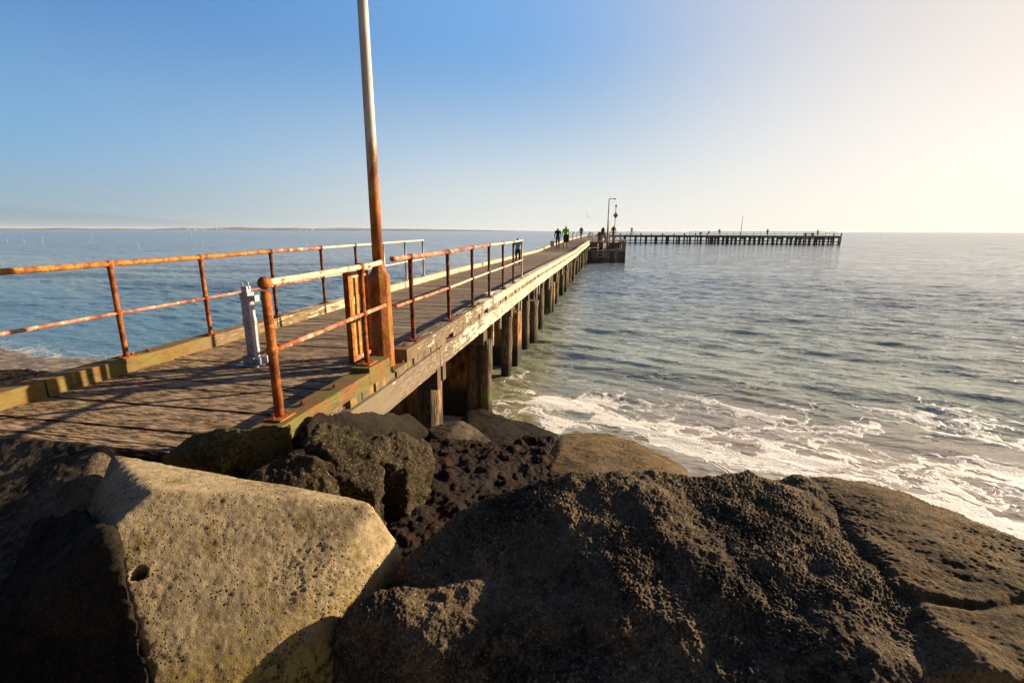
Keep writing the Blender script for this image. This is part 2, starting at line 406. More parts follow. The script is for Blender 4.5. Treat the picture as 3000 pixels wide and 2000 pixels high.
# spacer blocks between deck ends and kerb (plank ends, seen as short dark/pale blocks)
y = 3.45; nb = 0; rest = MB()
while y < 54:
    w = random.uniform(.16, .30)
    if random.random() < .84:
        nb += 1; mb = MB() if nb <= 96 else rest
        mb.box((xr(y) + .062 + random.uniform(-.016, .004), y + w / 2, dz(y) - .045), (.05, w - random.choice([.012, .02, .035]), .088))
        if nb <= 96: mb.obj('spacer_block', 'spacer_timber_mat', jetty, .003)
    y += w
rest.obj('spacer_blocks', 'spacer_timber_mat', jetty, kind='stuff')
# fascia beams
ys = [2.35, 5.62, 9.3, 14.2, 19.4, 24.6, 30, 35.2, 40.4, 45.6, 50.8, 55.2]
for a, b in zip(ys, ys[1:]):
    mb = MB(); 
    mb.beam(run(a + .006, b - .006, .25, lambda y: xr(y) + .07, lambda y: dz(y) - .088 + random.uniform(-.004, .004)), .10, .25 if a > 5 else .26, .004)
    mb.obj('fascia_beam', 'fascia_timber_mat', jetty, .006)
mb = MB(); mb.beam(run(1.5, 56, 1, lambda y: xl(y) - .03, lambda y: dz(y) - .09), .1, .25); mb.obj('fascia_beam', 'fascia_timber_mat', jetty)
mb = MB(); mb.beam(run(56.2, 141, 3, lambda y: xr(y) + 1.6, lambda y: dz(y) - .06), .1, .3); mb.obj('fascia_beam', 'far_timber_mat', jetty)
# second deck strip: jetty is wider beyond the landing
mb = MB(); y = 57.
while y < YE: mb.box((xr(y) + .85, y + .4, dz(y) - .035), (1.5, .8, .07)); y += .8
mb.obj('deck', 'deck_planks', jetty)
# landward edge boards
mb = MB(); mb.box((-3.6, 2.37, dz(2.4) - .03), (2.3, .07, .06)); mb.obj('edge_board', 'deck_planks', jetty, .006)
mb = MB(); mb.box((-3.7, 2.23, dz(2.4) - .12), (2.4, .17, .13)); mb.obj('edge_board', 'fascia_timber_mat', jetty, .01)
# inner stringers
for x in (-2.6, -3.4, -4.2):
    mb = MB(); mb.beam(run(2.5, 56, 2, lambda y: x + lat(y), lambda y: dz(y) - .075), .15, .25); mb.obj('stringer', 'beam_timber_mat', jetty)
# bolts on kerbs
for (x, y) in [(XR, 2.95), (XR + .02, 3.35), (XR, 4.80), (XR + .03, 6.7), (XR + .03, 7.9), (XR, 9.25), (XR, 10.3), (-4.68, 4.05), (-4.68, 5.5), (-4.7, 8.2)]:
    mb = MB(); mb.tube([(x, y, kz(y)), (x, y, kz(y) + .008)], .026, 10); mb.tube([(x, y, kz(y) + .008), (x, y, kz(y) + .028)], .013, 6, smooth=False)
    mb.obj('bolt', 'rust_dark', jetty)
# pile bents
def pile(x, y, zt, r=.14, zb=-1.2, mat='pile_timber', parent=None, lean=0.0, n=12, name='pile'):
    mb = MB(); zs = [zb + (zt - zb) * i / 12 for i in range(13)]
    ox, oy = random.uniform(-.01, .01), random.uniform(-.01, .01)
    mb.tube([(x + lean * (zt - z) + random.uniform(-.006, .006), y + random.uniform(-.006, .006), z) for z in zs], [r * random.uniform(.93, 1.05) * (1.0 if z > .5 else .97) for z in zs], n, jit=.05)
    return mb.obj(name, mat, parent or jetty)
bents = [5.7, 8.15, 11.0, 13.6, 16.9, 20.0, 23.0, 26.2, 29.4, 32.6, 35.8, 39.0, 42.0, 45.2, 48.4, 51.6, 54.6]
for i, y in enumerate(bents):
    zt = dz(y) - .60
    mb = MB(); mb.box(((xl(y) + xr(y)) / 2 + .02, y - .19, dz(y) - .46), (2.80, .13, .27)); mb.obj('cross_beam', 'beam_timber_mat', jetty, .008)
    mb = MB(); mb.box(((xl(y) + xr(y)) / 2, y + .19, dz(y) - .46), (2.72, .13, .27)); mb.obj('cross_beam', 'beam_timber_mat', jetty, .008)
    pile(xr(y) - .09, y, dz(y) - .34, random.uniform(.13, .16), lean=random.uniform(-.03, .02))
    if i % 2 or i > 5: pile(xr(y) - .35, y + .5, dz(y) - .34, .11)
    if i > 3: pile(xr(y) - 1.3, y, dz(y) - .34, .13)
    pile(xl(y) + .12, y, dz(y) - .34, .135)
y = 62
while y < 141:
    pile(xr(y) + 1.4, y, dz(y) - .1, .16, n=8); 
    if int(y) % 2 == 0: pile(xl(y) + .1, y, dz(y) - .1, .16, n=8)
    y += 4.4
# cut-off stub piles and concrete piers
pile(-2.12, 14.45, 1.32, .19, name='stub_pile'); pile(-2.02, 8.05, 1.5, .12, name='stub_pile')
pile(-2.14, 27.5, 1.15, .14, name='stub_pile'); pile(-2.1, 33.9, 1.2, .13, name='stub_pile')
for (x, y, w, d, h) in [(-2.85, 8.55, 1.25, .5, 1.45), (-2.62, 12.1, 1.05, .62, 1.36), (-2.25, 20.5, .42, .5, 1.25), (-3.2, 7.0, 1.3, .4, 1.3)]:
    mb = MB(); mb.box((x, y, h / 2 - .5), (w, d, h + 1.0)); mb.obj('concrete_pier', 'stained_concrete', jetty, .03)
# thin hanging straps below the fascia
for (y, l) in [(9.0, .55), (9.7, .35), (11.9, .6), (12.3, .5), (15.3, .55), (15.9, .42), (19.0, .6), (19.5, .5), (22.1, .6), (25.0, .5), (28.3, .6), (31.3, .5), (37.3, .5)]:
    x = xr(y) + .02
    mb = MB(); mb.tube([(x, y, dz(y) - .32), (x - .01, y + .02, dz(y) - .32 - l)], .028, 7); mb.obj('hanging_strap', 'fascia_timber_mat', jetty)

# ------------------------------------------------------------------ railings
def base_plate(mb, x, y, z): 
    mb.box((x, y, z + .006), (.13, .17, .012))
    for s in (-1, 1): mb.tube([(x + .0, y + s * .065, z + .012), (x, y + s * .065, z + .03)], .011, 6, smooth=False)
def railing(name, label, x, ys, h, mats, rails, post_r=.024, plate=True):
    t = thing(name, label, 'railing', (x, ys[0], kz(ys[0])))
    for y, mm, hh, xx in zip(ys, mats, h, x if isinstance(x, list) else [x] * len(ys)):
        z = kz(y); mb = MB()
        zs = [z + .012, z + .05, z + hh * .48 - .03, z + hh * .48 - .022, z + hh * .48 + .022, z + hh * .48 + .03, z + hh - .03, z + hh - .026, z + hh + .02, z + hh + .026]
        rr = [post_r, post_r * .95, post_r * .95, post_r * 1.3, post_r * 1.3, post_r * .95, post_r * .95, post_r * 1.45, post_r * 1.45, post_r]
        mb.tube([(xx, y, q) for q in zs], rr, 14)
        if plate: base_plate(mb, xx, y, z)
        mb.obj('post', mm, t)
    for (nm, pts, r, mm) in rails:
        mb = MB(); mb.tube(pts, r, 12, jit=.02); mb.obj(nm, mm, t)
    return t
# left railing
ly = [1.35, 2.58, 3.81, 4.86, 6.12, 7.42, 8.65, 9.95, 11.28, 12.5]
lx = [-4.66, -4.66, -4.68, -4.66, -4.69, -4.72, -4.76, -4.80, -4.86, -4.87]
lh = [.915, .92, .925, .93, .945, .945, .95, .955, .96, .965]
lm = ['rust_orange', 'rust_orange', 'rust_orange', 'rust_orange', 'rust_dark', 'rust_dark', 'rust_dark', 'galvanised', 'galvanised', 'galvanised']
top = [(x, y, kz(y) + h) for x, y, h in zip(lx, ly, lh)]; mid = [(x, y, kz(y) + h * .48) for x, y, h in zip(lx, ly, lh)]
t = railing('railing', 'rusty pipe railing along the left kerb, fading to white at its far end', lx[0], ly, lh, lm, [])
t.location = (0, 0, 0)
for o in list(t.children): bpy.data.objects.remove(o)
def rail_posts(t, xs, ys_, hs, ms, r):
    for x, y, h, mm in zip(xs, ys_, hs, ms):
        z = kz(y); mb = MB(); m0 = h * .48
        zs = [.012, .05, m0 - .03, m0 - .022, m0 + .022, m0 + .03, h - .04, h - .032, h + .022, h + .03]
        rr = [r, r * .95, r * .95, r * 1.35, r * 1.35, r * .95, r * .95, r * 1.45, r * 1.45, r * .8]
        mb.tube([(x, y, z + q) for q in zs], rr, 14); base_plate(mb, x, y, z)
        mb.obj('post', mm, t)
t.location = (lx[0], ly[0], 0)
rail_posts(t, lx, ly, lh, lm, .0255)
def rail_run(t, nm, pts, r, mm):
    P = [Vector(p) for p in pts]; Q = []
    for a, b in zip(P, P[1:]):
        n = max(2, int((b - a).length / .06)); Q += [a.lerp(b, i / n) + Vector((0, 0, -math.sin(math.pi * i / n) * .003)) for i in range(n)]
    Q.append(P[-1]); mb = MB(); mb.tube(Q, r, 12, jit=.035 if 'rust' in mm else .0); return mb.obj(nm, mm, t)
rail_run(t, 'top_rail', [(-4.66, .6, kz(0) + .91)] + top[:5], .0265, 'rust_gold')
rail_run(t, 'top_rail', top[4:6], .024, 'rust_pink')
rail_run(t, 'top_rail', top[5:], .0235, 'paint_cream')
rail_run(t, 'mid_rail', [(-4.66, .6, kz(0) + .44)] + mid[:6], .0165, 'rust_pink')
rail_run(t, 'mid_rail', mid[5:], .0165, 'paint_cream')
# right railing
ry = [5.09, 6.35, 7.6, 8.78, 10.05, 11.3, 12.56]; rx = [-2.14, -2.12, -2.12, -2.12, -2.12, -2.13, -2.14]
rh = [.955, .952, .968, .975, .968, .968, .98]
rm = ['rust_dark', 'rust_dark', 'rust_dark', 'rust_dark', 'rust_dark', 'rust_dark', 'paint_cream']
t = thing('railing', 'rusty pipe railing on the right kerb beyond the tall lamp pole', 'railing', (rx[0], ry[0], 0))
rail_posts(t, rx, ry, rh, rm, .0265)
top = [(x, y, kz(y) + h) for x, y, h in zip(rx, ry, rh)]; mid = [(x, y, kz(y) + h * .48) for x, y, h in zip(rx, ry, rh)]
rail_run(t, 'top_rail', [(-2.14, 4.62, kz(5) + .955)] + top[:4], .0265, 'rust_pink')
rail_run(t, 'top_rail', top[3:5], .025, 'rust_cream'); rail_run(t, 'top_rail', top[4:], .025, 'paint_cream')
rail_run(t, 'mid_rail', [(-2.14, 4.64, kz(5) + .46)] + mid[:2], .018, 'rust_pink')
rail_run(t, 'mid_rail', mid[1:4], .018, 'rust_cream'); rail_run(t, 'mid_rail', mid[3:], .018, 'paint_cream')
# short front railing ending at the pole
t = thing('railing', 'short front railing with ball-topped orange post, ending at the lamp pole', 'railing', (-2.15, 2.72, 0))
z = kz(2.7) - .012; x0 = -2.15; hb = .925
mb = MB(); mb.tube([(x0, 2.72, z), (x0, 2.72, z + .5), (x0, 2.72, z + hb - .05)], [.031, .030, .031], 18)
mb.ball((x0, 2.72, z + hb), .043, 18, 12); mb.ball((x0, 2.72, z + .475), .041, 16, 10, (1, 1, 1.1)); base_plate(mb, x0, 2.72, z); mb.obj('post', 'rust_orange', t)
mb = MB(); x1, y1, z1 = -2.14, 3.96, kz(4) + .03; mb.tube([(x1, y1, z1 + q) for q in (0, .4, .445, .45, .49, .495, .86, .865, .92, .93)], [.025, .024, .024, .034, .034, .024, .024, .036, .036, .02], 16); base_plate(mb, x1, y1, z1); mb.obj('post', 'rust_orange', t)
rail_run(t, 'top_rail', [(x0, 2.74, z + hb), (x1, y1, z1 + .895), (x1, 4.36, z1 + .91)], .0245, 'rust_cream')
rail_run(t, 'mid_rail', [(x0, 2.74, z + .475), (x1, y1, z1 + .47), (x1, 4.46, z1 + .488)], .0185, 'rust_pink')

# steel frame panel beside the second post
t = thing('steel_frame', 'upright rusty channel frame with yellow slats behind the front railing', 'steel frame', (-2.42, 4.2, dz(4)))
fx, fy0, fy1, fz0, fz1 = -2.57, 4.43, 4.87, dz(4) + .015, dz(4) + .965
for (y0, y1, z0, z1_) in [(fy0, fy0 + .045, fz0, fz1), (fy1 - .045, fy1, fz0, fz1)]:
    mb = MB(); mb.box((fx, (y0 + y1) / 2, (z0 + z1_) / 2), (.06, y1 - y0, z1_ - z0)); mb.obj('frame_bar', 'rust_orange', t, .004)
for (z0, z1_) in [(fz0 + .002, fz0 + .06), (fz1 - .06, fz1 - .002)]:
    mb = MB(); mb.box((fx + .002, (fy0 + fy1) / 2, (z0 + z1_) / 2), (.054, fy1 - fy0 - .092, z1_ - z0)); mb.obj('frame_bar', 'rust_pink', t, .004)
for yy in (fy0 + .095, fy0 + .20, fy0 + .32):
    mb = MB(); mb.box((fx + .0, yy, (fz0 + fz1) / 2), (.022, .054, fz1 - fz0 - .124)); mb.obj('slat', 'slat_yellow', t, .003)

# ------------------------------------------------------------------ tall lamp pole
lp = thing('lamp_pole', 'tall rusty steel lamp pole on an octagonal base rising beside the front railing', 'lamp pole', (-2.15, 4.48, dz(4.5)))
px_, py_, z0 = -2.215, 4.46, dz(4.5) - .01
mb = MB(); rb = .112
zs = [(0, rb), (.93, rb * .97), (.955, rb * .93), (.975, rb * .78), (1.0, .075), (1.03, .062), (1.07, .0565), (1.12, .0545)]
def octa(mb, x, y, z, prof, n=8, rot=math.pi / 8, smooth=False):
    vs = []; fs = []
    for (h, r) in prof: vs += [(x + r * math.cos(rot + 2 * math.pi * q / n), y + r * math.sin(rot + 2 * math.pi * q / n), z + h) for q in range(n)]
    for k in range(len(prof) - 1):
        for q in range(n): fs.append((k * n + q, k * n + (q + 1) % n, (k + 1) * n + (q + 1) % n, (k + 1) * n + q))
    fs += [tuple(range(n))[::-1], tuple((len(prof) - 1) * n + q for q in range(n))]
    mb.add(vs, fs, smooth)
octa(mb, px_, py_, z0, zs); mb.obj('pole_base', 'pole_base_steel', lp, .01)
mb = MB(); mb.box((px_ + .02, py_ + .01, z0 + .005), (.34, .34, .02))
for (a, b) in ((.15, -.12), (.15, .13), (-.13, .13)): mb.tube([(px_ + a, py_ + b, z0 + .015), (px_ + a, py_ + b, z0 + .045)], .014, 6, smooth=False)
mb.obj('base_plate', 'kerb_timber_mat', lp, .004)
mb = MB(); prof = [(z0 + 1.12, .0545)] + [(z0 + 1.12 + 5.2 * i / 12, .0545 - .019 * i / 12) for i in range(1, 13)]
mb.tube([(px_, py_, h) for h, r in prof], [r for h, r in prof], 20); mb.obj('shaft', 'pole_steel', lp)
zt = z0 + 6.32
mb = MB(); mb.tube([(px_, py_, zt - .05), (px_ - .1, py_ + .02, zt + .12), (px_ - .5, py_ + .05, zt + .18), (px_ - .9, py_ + .08, zt + .18)], [.034, .03, .026, .024], 12)
mb.obj('arm', 'galvanised', lp)
mb = MB(); mb.ball((px_ - 1.1, py_ + .1, zt + .17), .28, 14, 8, (1, .42, .28)); mb.obj('lamp_head', 'lamp_grey', lp)

# ------------------------------------------------------------------ bollard with handle
b = thing('bollard', 'short grey galvanised fold-down bollard with padlock box standing on the deck', 'bollard', (-3.60, 4.27, dz(4.2)))
bx, by, bz = -3.60, 4.27, dz(4.2) + .002
mb = MB(); mb.box((bx, by, bz + .004), (.27, .27, .008)); mb.obj('base_plate', 'galvanised', b, .002)
mb = MB(); mb.box((bx - .045, by - .02, bz + .055), (.06, .12, .09)); mb.box((bx + .085, by - .005, bz + .042), (.055, .15, .066)); mb.box((bx + .02, by - .075, bz + .048), (.08, .03, .078)); mb.obj('foot_bracket', 'galvanised', b, .004)
mb = MB(); mb.box((bx, by, bz + .375), (.088, .088, .715)); mb.box((bx - .047, by, bz + .43), (.012, .06, .5)); mb.box((bx, by, bz + .45), (.096, .096, .075)); mb.box((bx, by, bz + .72), (.097, .097, .075)); mb.obj('column', 'galvanised', b, .004)
mb = MB(); mb.box((bx, by, bz + .79), (.064, .064, .062)); mb.obj('cap', 'galvanised', b, .003)
mb = MB(); hz = bz + .82; mb.tube([(bx - .034, by, hz - .03), (bx - .034, by, hz + .035), (bx - .022, by, hz + .05), (bx + .022, by, hz + .05), (bx + .034, by, hz + .035), (bx + .034, by, hz - .03)], .0055, 8); mb.obj('handle', 'galvanised', b)
mb = MB(); mb.box((bx + .078, by - .012, bz + .70), (.062, .062, .055)); mb.box((bx + .118, by - .012, bz + .70), (.02, .072, .068)); mb.obj('lock_box', 'galvanised', b, .003)

# small white notice plate lying on the right kerb
t = thing('notice_plate', 'small white painted plate lying against the right kerb between railing posts', 'plate', (-2.27, 9.35, dz(9.3)))
mb = MB(); mb.box((-2.245, 9.3, kz(9.3) + .008), (.13, .42, .018)); mb.obj('plate', 'white_paint', t, .004)

# ------------------------------------------------------------------ rocks
def hull_obj(pts):
    bm = bmesh.new()
    for p in pts: bm.verts.new(p)
    r = bmesh.ops.convex_hull(bm, input=bm.verts)
    for v in [v for v in bm.verts if not v.link_faces]: bm.verts.remove(v)
    bmesh.ops.recalc_face_normals(bm, faces=bm.faces)
    me = bpy.data.meshes.new('tmp'); bm.to_mesh(me); bm.free(); return me
def rock(name, label, hulls, mat, vox=.03, sub=1, amp=(.03, .012, .006), freq=(2.2, 9, 32), smooth=2, seed=0, depth=1.0, pits=None, spread=.12, group='boulders of the rocky bank', knob=0, wf=60, hole=None, stretch=None, crack=None):
    bm = bmesh.new()
    for h in hulls:
        pts = [Vector(p) for p in h]; c = sum(pts, Vector()) / len(pts)
        low = []
        for p in pts:
            q = p + Vector(((p.x - c.x) * spread, (p.y - c.y) * spread, 0)); 
            low.append(Vector((q.x, q.y, min(p.z, c.z) - depth)))
        me = hull_obj(pts + low); bm.from_mesh(me); bpy.data.meshes.remove(me)
    me = bpy.data.meshes.new(name); bm.to_mesh(me); bm.free()
    o = bpy.data.objects.new(name, me); col.objects.link(o)
    md = o.modifiers.new('r', 'REMESH'); md.mode = 'VOXEL'; md.voxel_size = vox
    if smooth: ms = o.modifiers.new('s', 'SMOOTH'); ms.iterations = smooth; ms.factor = .5
    if sub: ss = o.modifiers.new('d', 'SUBSURF'); ss.levels = ss.render_levels = sub
    dg = bpy.context.evaluated_depsgraph_get(); me2 = bpy.data.meshes.new_from_object(o.evaluated_get(dg)); o.modifiers.clear(); o.data = me2; me2.name = name
    bpy.data.meshes.remove(me)
    n = len(me2.vertices); P = np.empty(n * 3); me2.vertices.foreach_get('co', P); P = P.reshape(-1, 3)
    N = np.empty(n * 3); me2.vertices.foreach_get('normal', N); N = N.reshape(-1, 3)
    Q = P * np.array(stretch) if stretch else P
    d = amp[0] * fbm(P * freq[0] + seed * 3.7, 3, seed) + amp[1] * fbm(Q * freq[1] + seed, 3, seed + 5) + amp[2] * fbm(Q * freq[2] + seed, 2, seed + 9)
    if knob:
        w = worley(Q * wf + seed, seed); g = sst(-.25, .2, fbm(P * 2.1 + 4, 3, seed + 3))
        d = d + knob * (.35 + .65 * g) * (.75 - w)
    if crack: d = d - crack[0] * sst(crack[2], 0, np.abs(fbm(Q * crack[1] + seed * 1.3, 3, seed + 17))) * sst(-.25, .1, fbm(P * 1.7, 2, seed + 19))
    if pits:
        w = worley(P * pits[1], seed + 2); g = sst(pits[2] if len(pits) > 2 else -.1, .3, fbm(P * 4, 2, seed + 6)); d = d - pits[0] * sst(.42, .2, w) * g
    P = P + N * d[:, None]
    if hole:
        hc, hr, ax, hd = hole; ax = np.array(ax); rel = P - np.array(hc); al = rel @ ax; rad = np.linalg.norm(rel - al[:, None] * ax, axis=1)
        P = P - ax * (hd * sst(hr * 1.12, hr * .9, rad) * (np.abs(al) < .25))[:, None]
    me2.vertices.foreach_set('co', P.ravel()); me2.update()
    me2.polygons.foreach_set('use_smooth', np.ones(len(me2.polygons), bool))
    me2.materials.clear(); me2.materials.append(M[mat])
    return tag(o, label, 'rock', group)

# R1 large pale boulder, drilled
nA = Vector((.52, -.42, .74)).normalized(); PA = at(600, 1700, 1.34)
face = [atplane(x, y, PA, nA) for x, y in [(326, 1552), (357, 1659), (410, 1830), (449, 2010), (520, 2250), (800, 2200), (1000, 1950), (1180, 1650), (1168, 1588), (1075, 1495), (800, 1452), (700, 1432), (444, 1432)]]
nB = Vector((.02, .22, .97)).normalized()
PB = atplane(796, 1446, PA, nA)
topf = [atplane(x, y, PB, nB) for x, y in [(459, 1352), (714, 1405), (1020, 1457), (1087, 1476), (330, 1330), (345, 1440)]]
left = [at(255, 1500, 1.36), at(270, 1700, 1.55), at(350, 2050, 1.85)]
hc = atplane(408, 1682, PA, nA)
rock('boulder', 'large pale tan boulder with a drill hole in its sunlit face', [face + topf + left], 'rock_pale', .017, 1, (.010, .004, .003), (2.6, 12, 60), 0, 1, .7, (.007, 62, -.25), spread=0, hole=(hc, .022, nA, .09))
hA = [at(245, 1490, 1.22), at(328, 1560, 1.09), at(365, 1665, 1.16), at(400, 1800, 1.29), at(452, 2010, 1.46), at(100, 1600, 1.34), at(-80, 1850, 1.48), at(60, 2100, 1.65), at(400, 2250, 1.68), at(120, 1520, 1.34), at(-200, 2000, 1.62)]  # extra black rock, its colour standing in for shade on the pale boulder's left
rock('boulder', 'added black boulder in the bottom left corner, standing for the shaded side of the pale one', [hA], 'rock_black', .022, 1, (.05, .024, .006), (2.6, 9, 36), 1, 21, .7, knob=.01, wf=50, spread=0)
# R2 dark boulder at the left edge
nC = Vector((.45, -.62, .64)).normalized(); PC = at(260, 1400, 1.5)
h2 = [at(-250, 1262, 1.30), at(0, 1274, 1.29), at(150, 1280, 1.29), at(250, 1290, 1.29), at(303, 1300, 1.30), at(345, 1323, 1.37), at(328, 1405, 1.47), at(195, 1467, 1.52), at(-400, 1900, 1.85), at(-100, 1750, 1.75), at(60, 1640, 1.68), at(110, 1900, 1.9), at(-200, 2300, 2.0)]
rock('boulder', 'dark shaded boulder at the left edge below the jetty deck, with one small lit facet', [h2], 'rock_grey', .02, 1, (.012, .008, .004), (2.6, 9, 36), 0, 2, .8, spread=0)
# R3 olive pitted rock in front of the deck
h3 = [at(461, 1339, 1.36), at(520, 1300, 1.30), at(578, 1266, 1.22), at(727, 1250, 1.12), at(808, 1232, 1.10), at(866, 1242, 1.12), at(852, 1298, 1.24), at(783, 1320, 1.27), at(726, 1364, 1.38), at(690, 1400, 1.50), at(600, 1400, 1.50), at(640, 1330, 1.26)]
rock('boulder', 'low dark olive pitted boulder lying against the foot of the front post', [h3], 'rock_olive', .018, 1, (.03, .018, .006), (3, 9, 40), 1, 3, .6, (.014, 30, -.3), spread=0)
# R4a dark rock with lit facet, under the fascia
h4 = [atx(885, 1240, -2.0), atx(925, 1203, -1.98), atx(1012, 1199, -1.95), atx(1104, 1211, -1.92), atx(1196, 1205, -1.88), atx(1242, 1245, -1.75), atx(1262, 1264, -1.7), atx(1196, 1262, -1.84), atx(1000, 1250, -1.9), atx(900, 1260, -1.95)]
rock('boulder', 'smooth black boulder with one lit facet tucked under the jetty side beam', [h4], 'rock_black', .025, 1, (.015, .006, .002), (3, 11, 40), 1, 4, .8, group=None)
# R4b rough mass
h5 = [at(930, 1244, 1.15), at(987, 1236, 1.15), at(1063, 1260, 1.22), at(1150, 1276, 1.30), at(1090, 1324, 1.30), at(960, 1324, 1.22), at(895, 1294, 1.18)]
h5c = [at(1090, 1274, 1.30), at(1165, 1259, 1.32), at(1250, 1290, 1.44), at(1262, 1322, 1.46), at(1190, 1372, 1.46), at(1090, 1342, 1.38)]
h5d = [at(900, 1350, 1.24), at(1000, 1320, 1.28), at(1124, 1374, 1.42), at(1100, 1440, 1.47), at(960, 1400, 1.36)]
h5b = [at(740, 1370, 1.25), at(860, 1318, 1.19), at(930, 1348, 1.22), at(1000, 1408, 1.34), at(971, 1454, 1.40), at(834, 1444, 1.34), at(706, 1403, 1.28)]
rock('boulder', 'rough knobbly mossy boulder between the front post and the pale drilled boulder', [h5], 'rock_mossy', .015, 1, (.03, .030, .008), (5, 12, 42), 1, 5, .7, None, knob=.014, wf=50, spread=0)
rock('boulder', 'dark lumpy boulder right of the mossy one, under the end of the side beam', [h5c], 'rock_mossy', .015, 1, (.03, .030, .008), (5, 12, 42), 1, 41, .7, None, knob=.014, wf=50, spread=0)
rock('boulder', 'low rough boulder touching the back edge of the pale drilled boulder', [h5b], 'rock_mossy', .015, 1, (.03, .030, .008), (5, 12, 42), 1, 42, .7, None, knob=.014, wf=50, spread=0)
rock('boulder', 'pitted black stone at the right back corner of the pale drilled boulder', [h5d], 'rock_mossy', .015, 1, (.03, .030, .008), (5, 12, 42), 1, 43, .7, None, knob=.014, wf=50, spread=0)
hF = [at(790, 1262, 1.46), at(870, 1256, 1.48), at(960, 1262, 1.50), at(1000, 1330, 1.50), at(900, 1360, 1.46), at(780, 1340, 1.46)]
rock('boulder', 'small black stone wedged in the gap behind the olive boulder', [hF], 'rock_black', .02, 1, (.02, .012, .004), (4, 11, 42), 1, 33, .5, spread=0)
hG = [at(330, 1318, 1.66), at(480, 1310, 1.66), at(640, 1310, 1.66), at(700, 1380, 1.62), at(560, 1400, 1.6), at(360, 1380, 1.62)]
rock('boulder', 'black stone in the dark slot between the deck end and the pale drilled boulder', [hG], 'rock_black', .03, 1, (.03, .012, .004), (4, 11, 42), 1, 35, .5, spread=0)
# R5 angular
h6 = [at(1246, 1252, 2.05), at(1300, 1238, 2.02), at(1354, 1227, 1.98), at(1400, 1255, 2.06), at(1441, 1293, 2.14), at(1370, 1300, 2.06), at(1290, 1298, 2.02), at(1250, 1275, 2.1)]
rock('boulder', 'small angular boulder with a bright facet, in front of the jetty piles', [h6], 'rock_grey', .02, 1, (.012, .008, .003), (3, 11, 40), 0, 6, .6)
h7 = [at(1340, 1240, 2.5), at(1370, 1200, 2.45), at(1410, 1197, 2.45), at(1497, 1228, 2.50), at(1560, 1252, 2.6), at(1610, 1275, 2.6), at(1497, 1310, 2.4), at(1400, 1320, 2.4)]
rock('boulder', 'wide dark boulder with a curved back at the foot of the nearest pile', [h7], 'rock_black', .03, 1, (.03, .012, .004), (3, 10, 36), 2, 7, .8)
h7b = [at(1500, 1228, 3.0), at(1560, 1240, 3.0), at(1640, 1272, 3.1), at(1590, 1300, 2.9), at(1480, 1280, 2.9)]
rock('boulder', 'thin wet black boulder sticking out behind the wide dark one', [h7b], 'rock_black', .03, 1, (.02, .01, .003), (3, 10, 36), 2, 8, .5)
# R7 purple brown mass
h8 = [at(1262, 1290, 1.90), at(1330, 1302, 1.9), at(1441, 1298, 1.95), at(1580, 1300, 2.05), at(1600, 1330, 2.0), at(1600, 1400, 1.95), at(1480, 1460, 1.85), at(1300, 1400, 1.80), at(1180, 1400, 1.75)]
h8b = [at(1130, 1440, 1.78), at(1200, 1380, 1.74), at(1330, 1370, 1.76), at(1420, 1430, 1.82), at(1300, 1540, 1.85), at(1200, 1640, 1.85), at(1150, 1620, 1.82), at(1110, 1500, 1.8)]
h8c = [at(1470, 1292, 2.0), at(1560, 1270, 2.05), at(1625, 1290, 2.05), at(1615, 1350, 2.0), at(1560, 1400, 1.95), at(1500, 1360, 1.95)]
rock('boulder', 'rough purplish brown boulder in the hollow between the two big boulders', [h8, h8b, h8c], 'rock_purple', .019, 1, (.05, .055, .008), (4, 11, 44), 2, 9, .8, None, knob=.018, wf=44, spread=0)
# R8 right brown boulder near the water
h9 = [at(1600, 1312, 2.1), at(1648, 1270, 2.12), at(1720, 1265, 2.15), at(1800, 1272, 2.2), at(1860, 1291, 2.25), at(1945, 1331, 2.3), at(2015, 1372, 2.35), at(1980, 1420, 2.1), at(1733, 1385, 1.92), at(1605, 1400, 1.95), at(1640, 1318, 2.0)]
rock('boulder', 'flat-topped brown boulder at the edge of the foam', [h9], 'rock_brown', .026, 1, (.02, .012, .004), (3, 12, 40), 1, 10, .8, (.01, 28, 0), stretch=(.6, 1, 1))
# R9 the big foreground boulder
h10 = [at(1519, 1428, 1.24), at(1640, 1386, 1.20), at(1723, 1380, 1.19), at(2000, 1380, 1.20), at(2200, 1386, 1.22), at(2361, 1394, 1.26),
       at(1391, 1467, 1.34), at(1255, 1568, 1.42), at(1165, 1668, 1.475), at(1700, 1560, 1.27), at(2150, 1560, 1.25), at(1850, 1700, 1.325), at(2250, 1700, 1.305), at(2450, 1620, 1.30),
       at(2500, 1500, 1.33), at(2640, 1700, 1.36), at(2780, 1900, 1.39), at(1850, 1850, 1.42), at(2300, 1900, 1.40), at(2600, 2080, 1.46), at(1400, 1850, 1.48), at(1300, 1950, 1.6), at(1700, 2080, 1.56), at(2200, 2250, 1.6)]
h11 = [at(1020, 1805, 1.47), at(1100, 1758, 1.445), at(1250, 1716, 1.42), at(1400, 1685, 1.395), at(1560, 1655, 1.375), at(1680, 1700, 1.36), at(1650, 1800, 1.40), at(1400, 1780, 1.43), at(1180, 1820, 1.49), at(1030, 1830, 1.54), at(960, 1950, 1.70), at(1500, 2000, 1.56), at(1200, 2200, 1.85)]
rock('boulder', 'huge dark knobbly boulder filling the foreground, speckled with sunlit bumps', [h10, h11], 'rock_basalt', .016, 2, (.055, .036, .007), (2.2, 6.5, 36), 16, 11, 1.0, None, knob=.0165, wf=90, spread=0)
